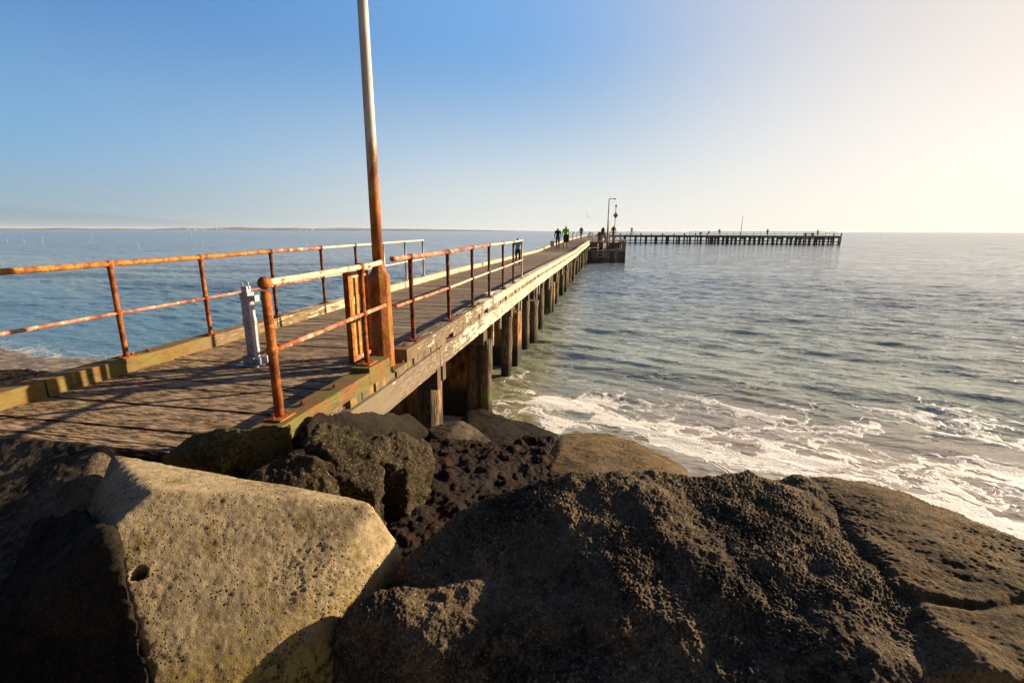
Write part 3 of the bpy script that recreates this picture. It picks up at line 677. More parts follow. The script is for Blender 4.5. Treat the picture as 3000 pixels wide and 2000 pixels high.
# R10 right slab
h12 = [at(2361, 1390, 1.27), at(2510, 1397, 1.34), at(2638, 1435, 1.38), at(2829, 1499, 1.38), at(2893, 1545, 1.36), at(3000, 1586, 1.33), at(3200, 1680, 1.33), at(2480, 1470, 1.29), at(2600, 1620, 1.305), at(2740, 1800, 1.325), at(2900, 1960, 1.36), at(3000, 1720, 1.32), at(3300, 2100, 1.45), at(2700, 1980, 1.42), at(2700, 1600, 1.295)]
rock('boulder', 'long brown slab sloping to the foam at the right edge', [h12], 'rock_brown', .018, 2, (.04, .020, .005), (2.4, 7, 34), 2, 12, 1.0, None, knob=.010, wf=78, crack=(.030, 1.3, .03), stretch=(.55, 1, 1), spread=0)
h13 = [at(2600, 1960, 1.35), at(2800, 1900, 1.30), at(3100, 1950, 1.3), at(3000, 2100, 1.35), at(2600, 2200, 1.4)]
# left dark rock beyond the kerb
h14 = [at(-200, 1085, 2.35), at(0, 1088, 2.4), at(90, 1090, 2.4), at(185, 1096, 2.45), at(240, 1130, 2.3), at(0, 1190, 2.0), at(-300, 1180, 2.0)]
rock('boulder', 'low black weedy rock beyond the left kerb beside the sand', [h14], 'rock_black', .06, 2, (.08, .04, .02), (1.5, 6, 20), 1, 13, .8, None, knob=.02, wf=14)
h15 = [at(1130, 1300, 2.2), at(1500, 1300, 2.6), at(1600, 1420, 2.3), at(1180, 1600, 2.2), at(1000, 1300, 2.1)]

# ------------------------------------------------------------------ terrain (sand and sea bed)
def grid_obj(name, V, nu, nv, mat, kind='structure'):
    me = bpy.data.meshes.new(name); me.vertices.add(nu * nv); me.vertices.foreach_set('co', V.astype(np.float32).ravel())
    i = np.arange((nu - 1) * (nv - 1)); a = (i // (nv - 1)) * nv + i % (nv - 1)
    q = np.stack([a, a + nv, a + nv + 1, a + 1], 1).ravel(); nf = len(i)
    me.loops.add(nf * 4); me.loops.foreach_set('vertex_index', q.astype(np.int32)); me.polygons.add(nf)
    me.polygons.foreach_set('loop_start', (np.arange(nf) * 4).astype(np.int32)); me.polygons.foreach_set('loop_total', np.full(nf, 4, np.int32))
    me.polygons.foreach_set('use_smooth', np.ones(nf, bool)); me.update(); me.validate(); me.materials.append(M[mat])
    o = bpy.data.objects.new(name, me); col.objects.link(o); o['kind'] = kind; return o
def shore(x):      # Y of the waterline
    return np.where(x < -6, 9.5 - .10 * (x + 12), 4.6)
def sand_mat():
    t = NT('sand'); p = t.pos(); s = t.xyz(p); n = t.noise(p, 1.1, 4); f = t.noise(p, 40, 4); w = t.noise(t.mapp(p, (1, 2.5, 1)), 2.2, 5, .7)
    c = t.mix(t.rng(n, .35, .65), (.30, .24, .17), (.38, .31, .225)); c = t.mix(t.rng(f, .5, .7, 0, .3), c, (.14, .11, .08))
    weed = t.math('MULTIPLY', t.rng(w, .42, .50), t.rng(s[2], .0, .15, 1, 0))
    c = t.mix(t.math('MULTIPLY', weed, .8), c, (.06, .045, .05)); M['sand'] = t.fin(c, .8, t.bump(f, .4, .01), .2)
sand_mat()
def ground_h(X, Y):
    s_ = shore(X); d = s_ - Y
    z = np.where(d > 0, d * .055, d * .16); z = np.maximum(z, -3.5)
    rk = sst(-6.5, -4.8, X) * sst(4.6, 2.6, Y) * .9
    return z + rk + .03 * np.sin(X * 1.1) * np.cos(Y * .9)
nu, nv = 180, 260
U = np.linspace(-1, 1, nv); X = 50 * np.sign(U) * np.abs(U) ** 1.6; Yv = np.linspace(0, 1, nu); Y = -14 + 44 * Yv
XX, YY = np.meshgrid(X, Y); XX = XX.ravel(); YY = YY.ravel()
grid_obj('beach', np.stack([XX, YY, ground_h(XX, YY)], 1), nu, nv, 'sand')

# ------------------------------------------------------------------ sea
def sea_mat():
    t = NT('sea_water'); p = t.pos(); s = t.xyz(p)
    dist = t.n('ShaderNodeVectorMath', operation='LENGTH'); t.put(dist.inputs[0], p); D = dist.outputs['Value']
    # signed distance seaward of the foam line
    off = t.math('ADD', s[1], t.math('MULTIPLY', s[0], .34))
    wob = t.math('MULTIPLY', t.math('SUBTRACT', t.noise(p, .22, 3), .5), 5)
    o2 = t.math('ADD', off, wob)
    shallow = t.rng(o2, 8.0, 13.5, 1, 0); green = t.rng(o2, 12, 34, 1, 0)
    c = t.mix(green, (.17, .205, .21), (.29, .32, .24)); c = t.mix(shallow, c, t.mix(t.rng(s[0], -1.0, 3.0), (.17, .16, .06), (.27, .205, .14)))
    leftw = t.rng(s[0], -26, -7, 1, 0)
    c = t.mix(t.math('MULTIPLY', t.rng(s[0], -12, -5, 1, 0), t.rng(s[1], 10, 45, 1, 0)), c, (.06, .135, .125))
    # sea grass patches seen through the surface
    g = t.noise(t.mapp(p, (.05, .22, 1)), 1.0, 6, .7)
    gm = t.math('MULTIPLY', t.rng(g, .47, .54), t.math('MULTIPLY', t.rng(s[0], -26, -12, 1, 0), t.math('MULTIPLY', t.rng(D, 26, 34), t.rng(D, 66, 50))))
    c = t.mix(t.math('MULTIPLY', gm, .85), c, (.006, .018, .024))
    # foam
    w1 = t.noise(p, .55, 4, .6, out=1); w2 = t.noise(p, 2.6, 3, .6, out=1)
    q = t.n('ShaderNodeVectorMath', operation='MULTIPLY_ADD'); t.put(q.inputs[0], w1); q.inputs[1].default_value = (1.9, 1.9, 0); t.put(q.inputs[2], p)
    q2 = t.n('ShaderNodeVectorMath', operation='MULTIPLY_ADD'); t.put(q2.inputs[0], w2); q2.inputs[1].default_value = (.36, .36, 0); t.put(q2.inputs[2], q.outputs[0])
    rot = t.mapp(q2.outputs[0], (1, 1, 0), (0, 0, R(18)))
    pp = t.mapp(rot, (.62, 1.25, 0))
    e1 = t.math('ABSOLUTE', t.math('SUBTRACT', t.noise(pp, .62, 3, .5), .5)); e2 = t.math('ABSOLUTE', t.math('SUBTRACT', t.noise(pp, 1.9, 4, .6), .5))
    e3 = t.vor(pp, 1.5, 'DISTANCE_TO_EDGE')
    e = t.math('MINIMUM', e1, t.math('MINIMUM', t.math('ADD', t.math('MULTIPLY', e2, 1.2), .012), t.math('ADD', t.math('MULTIPLY', e3, .30), .018)))
    dens = t.noise(t.mapp(rot, (.35, .9, 0)), .75, 4, .6)
    oo = t.math('ADD', off, t.math('MULTIPLY', t.math('SUBTRACT', t.noise(p, .33, 3), .5), 5.0))
    zone = t.math('MULTIPLY', t.rng(oo, 7.6, 12.2, 1, 0), t.rng(s[0], -5.5, -2.0))
    width = t.math('MULTIPLY', t.math('ADD', t.math('MULTIPLY', t.rng(dens, .43, .63), .073), .011), zone)
    right = t.math('MULTIPLY', t.rng(s[0], 2.0, 6.5, 0, .035), t.rng(oo, 10.5, 13, 1, 0)); width = t.math('ADD', width, t.math('MULTIPLY', right, t.rng(dens, .42, .55)))
    foam = t.rng(t.math('SUBTRACT', width, e), -.006, .012)
    lf = t.math('MULTIPLY', t.math('MULTIPLY', t.rng(t.math('ADD', s[1], t.math('MULTIPLY', s[0], .10)), 8.2, 10.8, 1, 0), t.rng(s[0], -7.5, -8.5)), t.rng(e, .04, .012))
    foam = t.math('MAXIMUM', foam, t.math('MULTIPLY', lf, .8))
    thin = t.rng(t.math('SUBTRACT', t.math('MULTIPLY', zone, .06), e), -.03, .04, 0, .25)
    foamc = t.math('MAXIMUM', foam, thin)
    c = t.mix(foamc, c, (.70, .67, .63))
    # bump: ripples whose size grows with distance
    r1 = t.noise(t.mapp(p, (.55, 1.5, 1), (0, 0, R(16))), 3.2, 5, .62, .3); r2 = t.noise(t.mapp(p, (.5, 1.3, 1), (0, 0, R(12))), .75, 5, .62, .2)
    r3 = t.noise(t.mapp(p, (.4, 1.2, 1), (0, 0, R(8))), .14, 5, .62)
    far1 = t.rng(D, 60, 260); calm = t.rng(o2, 9, 16, .45, 1)
    k1 = t.math('MULTIPLY', t.rng(D, 25, 110, 1, .0), calm)
    b1 = t.n('ShaderNodeBump'); t.put(b1.inputs['Height'], r1); b1.inputs['Distance'].default_value = .10; t.put(b1.inputs['Strength'], t.math('MULTIPLY', t.math('MULTIPLY', k1, .6), t.math('SUBTRACT', 1.0, t.math('MULTIPLY', foam, .7))))
    b2 = t.n('ShaderNodeBump'); t.put(b2.inputs['Height'], r2); b2.inputs['Distance'].default_value = .34; t.put(b2.inputs['Strength'], t.math('MULTIPLY', t.math('MULTIPLY', t.rng(D, 120, 900, 1, .6), calm), t.math('ADD', .75, t.math('MULTIPLY', gm, 1.0)))); t.put(b2.inputs['Normal'], b1.outputs[0])
    nc1 = t.noise(t.mapp(p, (.42, 1.35, 1), (0, 0, R(15))), 2.8, 6, .68, .2, out=1); nc2 = t.noise(t.mapp(p, (.3, 1.2, 1), (0, 0, R(10))), .42, 5, .65, .2, out=1)
    def vm(op, a, b): 
        n = t.n('ShaderNodeVectorMath', operation=op); t.put(n.inputs[0], a); t.put(n.inputs[1], b); return n.outputs[0]
    def vs_(a, k):
        n = t.n('ShaderNodeVectorMath', operation='SCALE'); t.put(n.inputs[0], a); t.put(n.inputs[3], k); return n.outputs[0]
    k_a = t.math('MULTIPLY', t.rng(D, 6, 32, 0, 1.35), calm); k_b = t.rng(D, 20, 90, 0, .9)
    pert = vm('ADD', vs_(vm('SUBTRACT', nc1, (.5, .5, .5)), k_a), vs_(vm('SUBTRACT', nc2, (.5, .5, .5)), k_b))
    nc3 = t.noise(t.mapp(p, (.6, 1.3, 1), (0, 0, R(18))), 11, 3, .7, 0, out=1)
    k_c = t.math('MULTIPLY', t.math('MULTIPLY', t.rng(D, 4, 9), t.rng(D, 55, 22)), t.rng(t.noise(p, 1.7, 3), .50, .66, 0, 2.2))
    pert = vm('ADD', pert, vs_(vm('SUBTRACT', nc3, (.5, .5, .5)), k_c))
    pert = vm('MULTIPLY', pert, (1, 1, 0))
    b3n = vm('NORMALIZE', vm('ADD', b2.outputs[0], pert), (0, 0, 0))
    fb = t.noise(p, 26, 4, .7)
    b4 = t.n('ShaderNodeBump'); t.put(b4.inputs['Height'], t.math('ADD', foam, t.math('MULTIPLY', fb, .8))); b4.inputs['Distance'].default_value = .03; t.put(b4.inputs['Strength'], t.math('MULTIPLY', foam, .7)); t.put(b4.inputs['Normal'], b3n)
    rough = t.mix(foam, t.mix(t.rng(D, 15, 140), (.08, .08, .08), (.16, .16, .16)), (.8, .8, .8))
    t.b.inputs['IOR'].default_value = 1.65
    M['sea_water'] = t.fin(c, rough, b4.outputs[0], .5)
sea_mat()
na, nr = 760, 620
rr = np.concatenate([[0.], np.geomspace(2.2, 40, 430), np.geomspace(41, 30000, nr - 431)])
aa = np.linspace(R(-75), R(85), na)
AA, RR = np.meshgrid(aa, rr); AA = AA.ravel(); RR = RR.ravel()
ang = AA - YAW
SX = RR * np.sin(ang); SY = 3.0 + RR * np.cos(ang); 
def waves(x, y):
    rs = np.random.RandomState(4); h = 0
    comp = [(5.2, .022), (3.4, .022), (2.3, .022), (1.55, .024), (1.05, .020), (.7, .014)]
    for L, A in comp:
        for j in range(4):
            th = R(18) + rs.uniform(-.55, .55); dx, dy = math.sin(th) , math.cos(th)
            kx = 2 * math.pi / (L * rs.uniform(.8, 1.25)); ph = rs.uniform(0, 6.28)
            warp = .5 * np.sin(x * .31 + ph) + .4 * np.sin(y * .23 + 2 * ph)
            c = np.sin((x * dx + y * dy + warp) * kx + ph)
            h = h + A * .5 * (1 - 2 * np.abs(c) ** 1.0 * .5 + .5 * c)
    return h
off = SY + .34 * SX
fade = sst(6.0, 15, off + np.where(SX < -6, 2, 0)) * .85 + .15
H = waves(SX, SY) * fade * np.clip(1.3 - RR / 180, 0, 1)
sw = .17 * np.exp(-((off - 13.2 + .5 * np.sin(SX * .5)) / 1.1) ** 2) * sst(-3, 0, SX) * sst(14, 8, SX)   # low swell about to break
H = H + sw - .12
grid_obj('sea', np.stack([SX, SY, H], 1), nr, na, 'sea_water')

# ------------------------------------------------------------------ distant shore
def land_mat():
    t = NT('far_land'); p = t.pos(); s = t.xyz(p)
    n = t.noise(p, .004, 4); c = t.mix(t.rng(n, .4, .6), (.10, .125, .10), (.16, .17, .13))
    M['far_land'] = t.fin(c, 1, None, .0)
land_mat()
def hills(name, d, pxs, mat='far_land'):
    V = []; 
    for (px, hgt) in pxs:
        r = ray(px, 677); u = Vector((r.x, r.y, 0)).normalized()
        for k, (dd, hh) in enumerate([(0, -2), (30, hgt * .25), (250, hgt * .8), (900, hgt), (2500, -5)]):
            q = u * (d + dd); V.append((q.x, q.y, hh))
    V = np.array(V); o = grid_obj(name, V, len(pxs), 5, mat); return o
pxs = []
for px in range(-900, 1520, 12):
    a = 26 + 5 * math.sin(px * .011) + 4 * math.sin(px * .037 + 1) + 3 * random.random()
    a *= interp(px, [(-900, .4), (0, .5), (300, .7), (600, 1.1), (830, 1.25), (1000, 1.1), (1250, .8), (1520, .1)])
    pxs.append((px, a))
hills('hills', 6500, pxs)
pxs = [(px, 70 * interp(px, [(600, 0), (900, .7), (1000, 1.0), (1150, .75), (1400, .45), (1560, .12), (1700, 0)]) + 2 * random.random()) for px in range(600, 1700, 14)]
hills('hills', 11500, pxs)
hs = MB(); hs.box((0, 0, 3), (12, 9, 6)); hs.add([(-6.5, -5, 6), (6.5, -5, 6), (6.5, 5, 6), (-6.5, 5, 6), (-6.5, 0, 9), (6.5, 0, 9)], [(0, 1, 5, 4), (2, 3, 4, 5), (0, 4, 3), (1, 2, 5)])
h0 = None
for i in range(22):
    px = random.choice([random.uniform(480, 1000), random.uniform(560, 700), random.uniform(880, 1250)]); r = ray(px, 677); u = Vector((r.x, r.y, 0)).normalized() * (6450 + random.uniform(0, 120))
    if h0 is None:
        h0 = hs.obj('distant_house', 'house_white', None, 0); o = h0
    else: o = h0.copy(); col.objects.link(o)
    o.location = (u.x, u.y, random.uniform(6, 14)); o.rotation_euler.z = random.uniform(0, 3)
    tag(o, 'tiny white house among others on the far shore', 'house', 'white houses on the far shore')

# ------------------------------------------------------------------ spar buoys
def spar(px, py, hpx, yellow=False):
    P = at(px, py, 3.4); D = P.xy.length; h = hpx / F_PX * D * 1.0
    t = thing('spar_buoy', '', 'buoy', (P.x, P.y, 0), 'pale spar buoys and floats on the left water')
    r = max(.03, .45 / F_PX * D * .5)
    mb = MB(); mb.ball((P.x, P.y, .02), r * 2.2, 10, 6, (1, 1, .8)); mb.obj('float', 'buoy_yellow' if yellow else 'buoy_white', t)
    if hpx > 4:
        mb = MB(); mb.tube([(P.x, P.y, 0), (P.x - h * .16, P.y, h)], [r, r * .6], 8); mb.obj('spar', 'buoy_white', t)
    return t
specs = [(409, 729, 15, 'tallest leaning white spar buoy, nearest on the left water', 0), (272, 700, 12, 'leaning white spar buoy far out with a bright float', 0), (128, 716, 11, 'white spar buoy below the orange float', 0),
 (126, 698, 5, 'orange yellow float far out on the left water', 1), (23, 711, 9, 'white spar buoy closest to the left edge of the view', 0), (72, 712, 9, 'white spar buoy second from the left edge of the view', 0),
 (155, 688, 3, 'bright round white float beyond the orange one', 0), (828, 695, 12, 'white spar buoy just left of the tall lamp pole', 0), (881, 688, 5, 'small pale float near the lamp pole, farther out', 1),
 (595, 714, 10, 'white spar buoy right of the middle of the left water', 0), (563, 692, 9, 'slim white spar buoy under the distant town', 0), (900, 720, 13, 'white spar buoy nearest to the lamp pole', 0),
 (572, 708, 8, 'short white spar buoy beside a taller one under the town', 0), (266, 713, 5, 'small white float in front of the leaning spar buoy', 0), (1121, 692, 12, 'thin white spar buoy just right of the lamp pole', 0),
 (696, 706, 7, 'lone thin white spar buoy midway to the lamp pole', 0), (495, 682, 3, 'round white float below the far town', 0), (488, 698, 3, 'small round float in the middle of the left water', 0)]
for px, py, hp, lb, yl in specs: spar(px, py, hp, yl)['label'] = lb
for i in range(16):
    spar(random.uniform(10, 1060), random.uniform(683, 706), random.choice([2, 3, 3]))['label'] = 'tiny pale mooring float far out on the left water'
for (px, py) in ((1596, 676), (1609, 677), (2044, 678)):
    spar(px, py, 3)['label'] = 'tiny white float close to the horizon beyond the jetty'

# ------------------------------------------------------------------ landing beside the jetty
LY0, LY1 = 54.6, 66.0
LX0, LX1 = -1.80, 2.12
t = thing('boat_landing', 'low timber boat landing with dark walls beside the far part of the jetty', 'landing', (0, 56, 0))
zl = CAMZ - 2.08
mb = MB()
for i in range(8):
    zz = -.4 + i * .215
    mb.box(((LX0 + LX1) / 2, LY0 + .06, zz + .1), (LX1 - LX0 - .1, .09, .205 - random.uniform(0, .012)))
mb.obj('front_wall', 'beam_timber_mat', t, .01)
mb = MB(); y = LY0
while y < 63: mb.box(((LX0 + LX1) / 2 + .1, y + .12, zl - .04), (LX1 - LX0 - .1, .225, .07)); y += .24
mb.obj('lower_deck', 'far_deck_mat', t)
mb = MB(); mb.beam([(LX0, LY0 - .02, zl + .06), (LX1 + .05, LY0 - .02, zl + .06)], .2, .14); mb.obj('kerb_timber', 'far_deck_mat', t, .01)
mb = MB()
for i in range(26): mb.box((LX1 + .16, LY0 + .2 + i * .42, .95 + .02 * math.sin(i)), (.06, .3, 2.7 + random.uniform(-.03, .06)))
mb.box((LX1 + .1, (LY0 + LY1) / 2, 1.9), (.07, 11, .2)); mb.box((LX1 + .1, (LY0 + LY1) / 2, .7), (.07, 11, .2)); mb.obj('slatted_side_wall', 'far_deck_mat', t)
for x in (LX0 + .1, -.5, .8, LX1 - .05):
    for y in (LY0 + .25, 58.5, 62.5): pile(x, y, zl - .05, .15, parent=t, n=8)
for (x, y, zt) in ((-.43, 56.2, CAMZ - .95), (1.62, 56.5, CAMZ - 1.0), (LX1 + .02, 66, CAMZ - .9), (1.1, 60, CAMZ - 1.0), (-.55, 60, CAMZ - .95)):
    pile(x, y, zt, .10, parent=t, n=10, name='fender_post')
# steps up from lower deck
mb = MB()
for i in range(4): mb.box((.95, 60.2 + i * .45, zl + .02 + i * .23), (1.5, .42, .08)); mb.box((.95, 60.35 + i * .45, zl - .1 + i * .23), (1.5, .03, .16))
mb.obj('steps', 'far_deck_mat', t)
zu = dz(60)
mb = MB(); y = 62
while y < 72: mb.box((1.0, y + .2, zu - .04), (3.4, .39, .08)); y += .4
mb.obj('upper_deck', 'far_deck_mat', t)
mb = MB(); mb.box((-1.02, 58.0, zu - .035), (1.5, 6.0, .07)); mb.obj('upper_deck', 'far_deck_mat', t)
mb = MB(); mb.box((-1.02, 55.02, zu - .36), (1.5, .08, .5)); mb.box((-.22, 58.0, zu - .5), (.1, 6, .8)); mb.obj('back_wall', 'beam_timber_mat', t)
for x, y in ((1.35, 56.0),):
    mb = MB(); mb.box((1.5, 56.3, zl + .12), (.55, 1.5, .16)); mb.obj('bench_top', 'solar_lilac', t, .02)
t = thing('boarding_ladder', 'white tube ladder hanging down the front of the boat landing', 'ladder', (-.6, LY0 - .15, zl))
for x in (-.72, -.12):
    mb = MB(); mb.tube([(x, LY0 - .16, zl - .75), (x, LY0 - .16, zl + .6), (x + (.0), LY0 - .05, zl + .72), (x, LY0 + .35, zl + .72)], .032, 8); mb.obj('side_rail', 'white_paint', t)
for zz in (-.7, -.35, 0):
    mb = MB(); mb.tube([(-.72, LY0 - .16, zl + zz), (-.12, LY0 - .16, zl + zz)], .022, 8); mb.obj('rung', 'white_paint', t)
# landing lamp
def lamp(name, label, x, y, z0, h, arm, r=.075, mat='lamp_grey'):
    t = thing(name, label, 'street lamp', (x, y, z0))
    mb = MB(); mb.tube([(x, y, z0), (x, y, z0 + h * .3), (x, y, z0 + h)], [r * 1.35, r * 1.2, r * .7], 12); mb.obj('pole', mat, t)
    mb = MB(); mb.tube([(x, y, z0 + h - .03), (x + arm * .75, y, z0 + h + .01)], r * .5, 8); mb.obj('arm', mat, t)
    mb = MB(); mb.ball((x + arm, y, z0 + h - .04), abs(arm) * .28, 12, 6, (1, .45, .4)); mb.obj('lamp_head', mat, t); return t
P = at(1784, 712, 1.15)
lamp('street_lamp', 'grey street lamp with a short arm standing on the boat landing', .28, 57.4, zu - .3, 5.05, .62)
mb = MB(); mb.tube([(.36, 57.6, zl), (.34, 57.6, CAMZ + 1.25)], .085, 10); tag(mb.obj('timber_post', 'far_deck_mat'), 'plain timber post standing close beside the landing lamp', 'post')
t = thing('day_mark', 'navigation mark with a diamond board on a thin pole at the landing', 'navigation mark', (1.6, 62, zu))
mb = MB(); mb.tube([(1.10, 62, zu), (1.18, 62, CAMZ + 3.2)], .045, 8); mb.obj('pole', 'grey_steel', t)
mb = MB(); c = Vector((1.17, 61.9, CAMZ + 1.92)); mb.add([c + Vector((0, 0, .42)), c + Vector((.3, 0, 0)), c + Vector((0, 0, -.42)), c + Vector((-.3, 0, 0)), c + Vector((0, .05, .42)), c + Vector((.3, .05, 0)), c + Vector((0, .05, -.42)), c + Vector((-.3, .05, 0))],
    [(0, 1, 2, 3), (7, 6, 5, 4), (0, 4, 5, 1), (1, 5, 6, 2), (2, 6, 7, 3), (3, 7, 4, 0)]); mb.obj('diamond_board', 'sign_face', t)
mb = MB(); mb.tube([(1.18, 62, CAMZ + 2.9), (1.18, 62, CAMZ + 3.2)], .1, 10); mb.obj('lantern', 'dark_steel', t)
# hooped white bollards at the left kerb
for i, (y, lb) in enumerate([(62, 'nearer white ladder hoop on the left kerb by the landing'), (72, 'farther white ladder hoop on the left kerb past the landing')]):
    x = xl(y) + .1; t = thing('ladder_hoop', lb, 'ladder hoop', (x, y, kz(y)), 'ladder hoops on the left kerb')
    for s in (0, .45):
        mb = MB(); mb.tube([(x + s - .1, y, kz(y) - 1.6), (x + s - .1, y, kz(y) + .62), (x + s - .02, y, kz(y) + .82), (x + s + .12, y, kz(y) + .84), (x + s + .22, y, kz(y) + .7)], .045, 8); mb.obj('hoop', 'white_paint' if s == 0 else 'grey_steel', t)
# low side gate by the kerb end
t = thing('guard_rail', 'short grey guard rail where the jetty meets the landing', 'railing', (-1.4, 56, dz(56)))
for (x, y) in ((-1.75, 55.3), (-1.35, 55.3), (-1.35, 57.4)):
    mb = MB(); mb.tube([(x, y, dz(y)), (x, y, dz(y) + .98)], .035, 8); mb.obj('post', 'grey_steel', t)
for q in (.95, .5):
    mb = MB(); mb.tube([(-1.75, 55.3, dz(55) + q), (-1.35, 55.3, dz(55) + q), (-1.35, 57.4, dz(57) + q)], .028, 8); mb.obj('rail', 'grey_steel', t)
t = thing('litter_bin', 'dark green upright bin on the jetty beside the landing post', 'bin', (-.62, 57.0, dz(57)))
mb = MB(); mb.box((-.62, 57, dz(57) + .5), (.36, .36, 1.0)); mb.obj('body', 'bin_green', t, .02)
mb = MB(); mb.box((-.62, 57, dz(57) + 1.03), (.42, .42, .06)); mb.obj('lid', 'dark_steel', t, .01)
# railings on upper deck, behind
t = thing('guard_rail', 'thin pipe guard rail on the upper deck behind the landing', 'railing', (1.0, 71, zu))
for x in (-.2, .7, 1.6, 2.5):
    mb = MB(); mb.tube([(x, 71, zu), (x, 71, zu + 1.0)], .03, 6); mb.obj('post', 'grey_steel', t)
for q in (.98, .5):
    mb = MB(); mb.tube([(-.2, 71, zu + q), (2.5, 71, zu + q)], .025, 6); mb.obj('rail', 'grey_steel', t)

# ------------------------------------------------------------------ far arm of the jetty
FY = 145.0; FX0, FX1 = -4.0, 61.2
zf = CAMZ - 1.10
def fy(x): return interp(x, [(-4, 142), (6, 145), (34, 147.5), (61.2, 143.0)])
fj = thing('timber_pier', 'far arm of the timber jetty standing on dark piles across the horizon', 'jetty', (28, FY, 0))
mb = MB(); n = 44
for i in range(n):
    x0 = FX0 + (FX1 - FX0) * i / n; w = (FX1 - FX0) / n; xm = x0 + w / 2
    mb.box((xm, fy(xm) + 2.2, zf - .06), (w - .01, 4.4, .12))
mb.obj('deck', 'far_deck_mat', fj)
mb = MB(); mb.beam([(x, fy(x), zf + .12) for x in np.linspace(FX0, FX1, 24)], .25, .22); mb.obj('kerb_timber', 'far_deck_mat', fj)
mb = MB(); mb.beam([(x, fy(x) + .1, zf - .13) for x in np.linspace(FX0, FX1, 24)], .2, .38); mb.obj('fascia_beam', 'far_timber_mat', fj)
for zz, h in ((-1.35, .2), (-2.05, .18)):
    mb = MB(); mb.beam([(x, fy(x) + .2, zf + zz) for x in np.linspace(FX0, FX1, 24)], .16, h); mb.obj('waler', 'far_timber_mat', fj)
    mb = MB(); mb.beam([(x, fy(x) + 4.0, zf + zz) for x in np.linspace(FX0, FX1, 24)], .16, h); mb.obj('waler', 'far_timber_mat', fj)
x = FX0 + .5; k = 0
while x < FX1:
    fat = (k % 2 == 0)
    r = .32 if fat and x < 36 else random.uniform(.15, .24)
    pile(x, fy(x) + .1, zf + (.0 if fat else .62 if x < 26 else -.05), r, mat='far_timber_mat', parent=fj, n=8)
    if k % 2 == 0 or x > 30: pile(x + random.uniform(-.3, .3), fy(x) + 3.9, zf - .2, .22, mat='far_timber_mat', parent=fj, n=6)
    x += random.uniform(1.4, 1.75) if x < 28 else random.uniform(.95, 1.25); k += 1
mb = MB()
for i in range(14): xx = 29 + i * 2.3; mb.box((xx, fy(xx) - .02, zf - .75), (random.uniform(1.2, 2.0), .12, random.uniform(.3, .5)))
mb.obj('fender_boards', 'far_timber_mat', fj)
# corner post at the end and brace posts
pile(FX1 + .35, fy(61) + .1, zf + .85, .17, mat='far_timber_mat', parent=fj, n=8); pile(FX1 + .3, fy(61) + 4.2, zf + .7, .17, mat='far_timber_mat', parent=fj, n=8)
fr = thing('railing', 'thin grey pipe railing along the far arm of the jetty', 'railing', (45, fy(45) + 4.2, zf))
xs = np.arange(24.5, 60.8, 1.75)
for x in xs:
    mb = MB(); mb.tube([(x, fy(x) + 4.1, zf), (x, fy(x) + 4.1, zf + 1.12)], .06, 6); mb.obj('post', 'grey_steel', fr)
for q in (1.1, .55):
    mb = MB(); mb.tube([(x, fy(x) + 4.1, zf + q) for x in xs], .05, 6); mb.obj('rail', 'grey_steel', fr)
fr = thing('railing', 'short railing with a sloping end at the tip of the far jetty arm', 'railing', (59, fy(59) + .5, zf))
for x in (57.2, 58.9, 59.8, 60.7):
    mb = MB(); hh = .3 if x < 58 else 1.1; mb.tube([(x, fy(x) + .4, zf), (x, fy(x) + .4, zf + hh)], .045, 6); mb.obj('post', 'grey_steel', fr)
mb = MB(); mb.tube([(57.2, fy(57) + .4, zf + .3), (58.9, fy(59) + .4, zf + 1.1), (60.7, fy(60.7) + .4, zf + 1.1)], .04, 6); mb.obj('rail', 'grey_steel', fr)
mb = MB(); mb.tube([(58.9, fy(59) + .4, zf + .6), (60.7, fy(60.7) + .4, zf + .6)], .035, 6); mb.obj('rail', 'grey_steel', fr)
fr = thing('guard_rail', 'low pipe guard rail at the near corner of the far jetty arm', 'railing', (8, fy(8), zf))
for x in (6.0, 8.0, 10.2):
    mb = MB(); mb.tube([(x, fy(x) + .3, zf), (x, fy(x) + .3, zf + 1.0)], .05, 6); mb.obj('post', 'grey_steel', fr)
for q in (.98, .5):
    mb = MB(); mb.tube([(6, fy(6) + .3, zf + q), (10.2, fy(10) + .3, zf + q)], .04, 6); mb.obj('rail', 'grey_steel', fr)
t = thing('picnic_table', 'timber picnic table near the tip of the far jetty arm', 'picnic table', (55, fy(55) + 1.6, zf))
mb = MB(); mb.box((54.6, fy(55) + 1.6, zf + .78), (2.4, .9, .09)); mb.obj('table_top', 'far_deck_mat', t)
for s in (-1, 1):
    mb = MB(); mb.box((54.6, fy(55) + 1.6 + s * .75, zf + .45), (2.4, .3, .07)); mb.obj('seat', 'far_deck_mat', t)
    mb = MB(); mb.box((54.6 + s * .9, fy(55) + 1.6, zf + .37), (.1, 1.2, .74)); mb.obj('leg', 'far_deck_mat', t)
lamp('street_lamp', 'thin pole lamp on the far arm of the jetty', 38.2, fy(38) + 2.2, zf, 5.3, .35, .075)

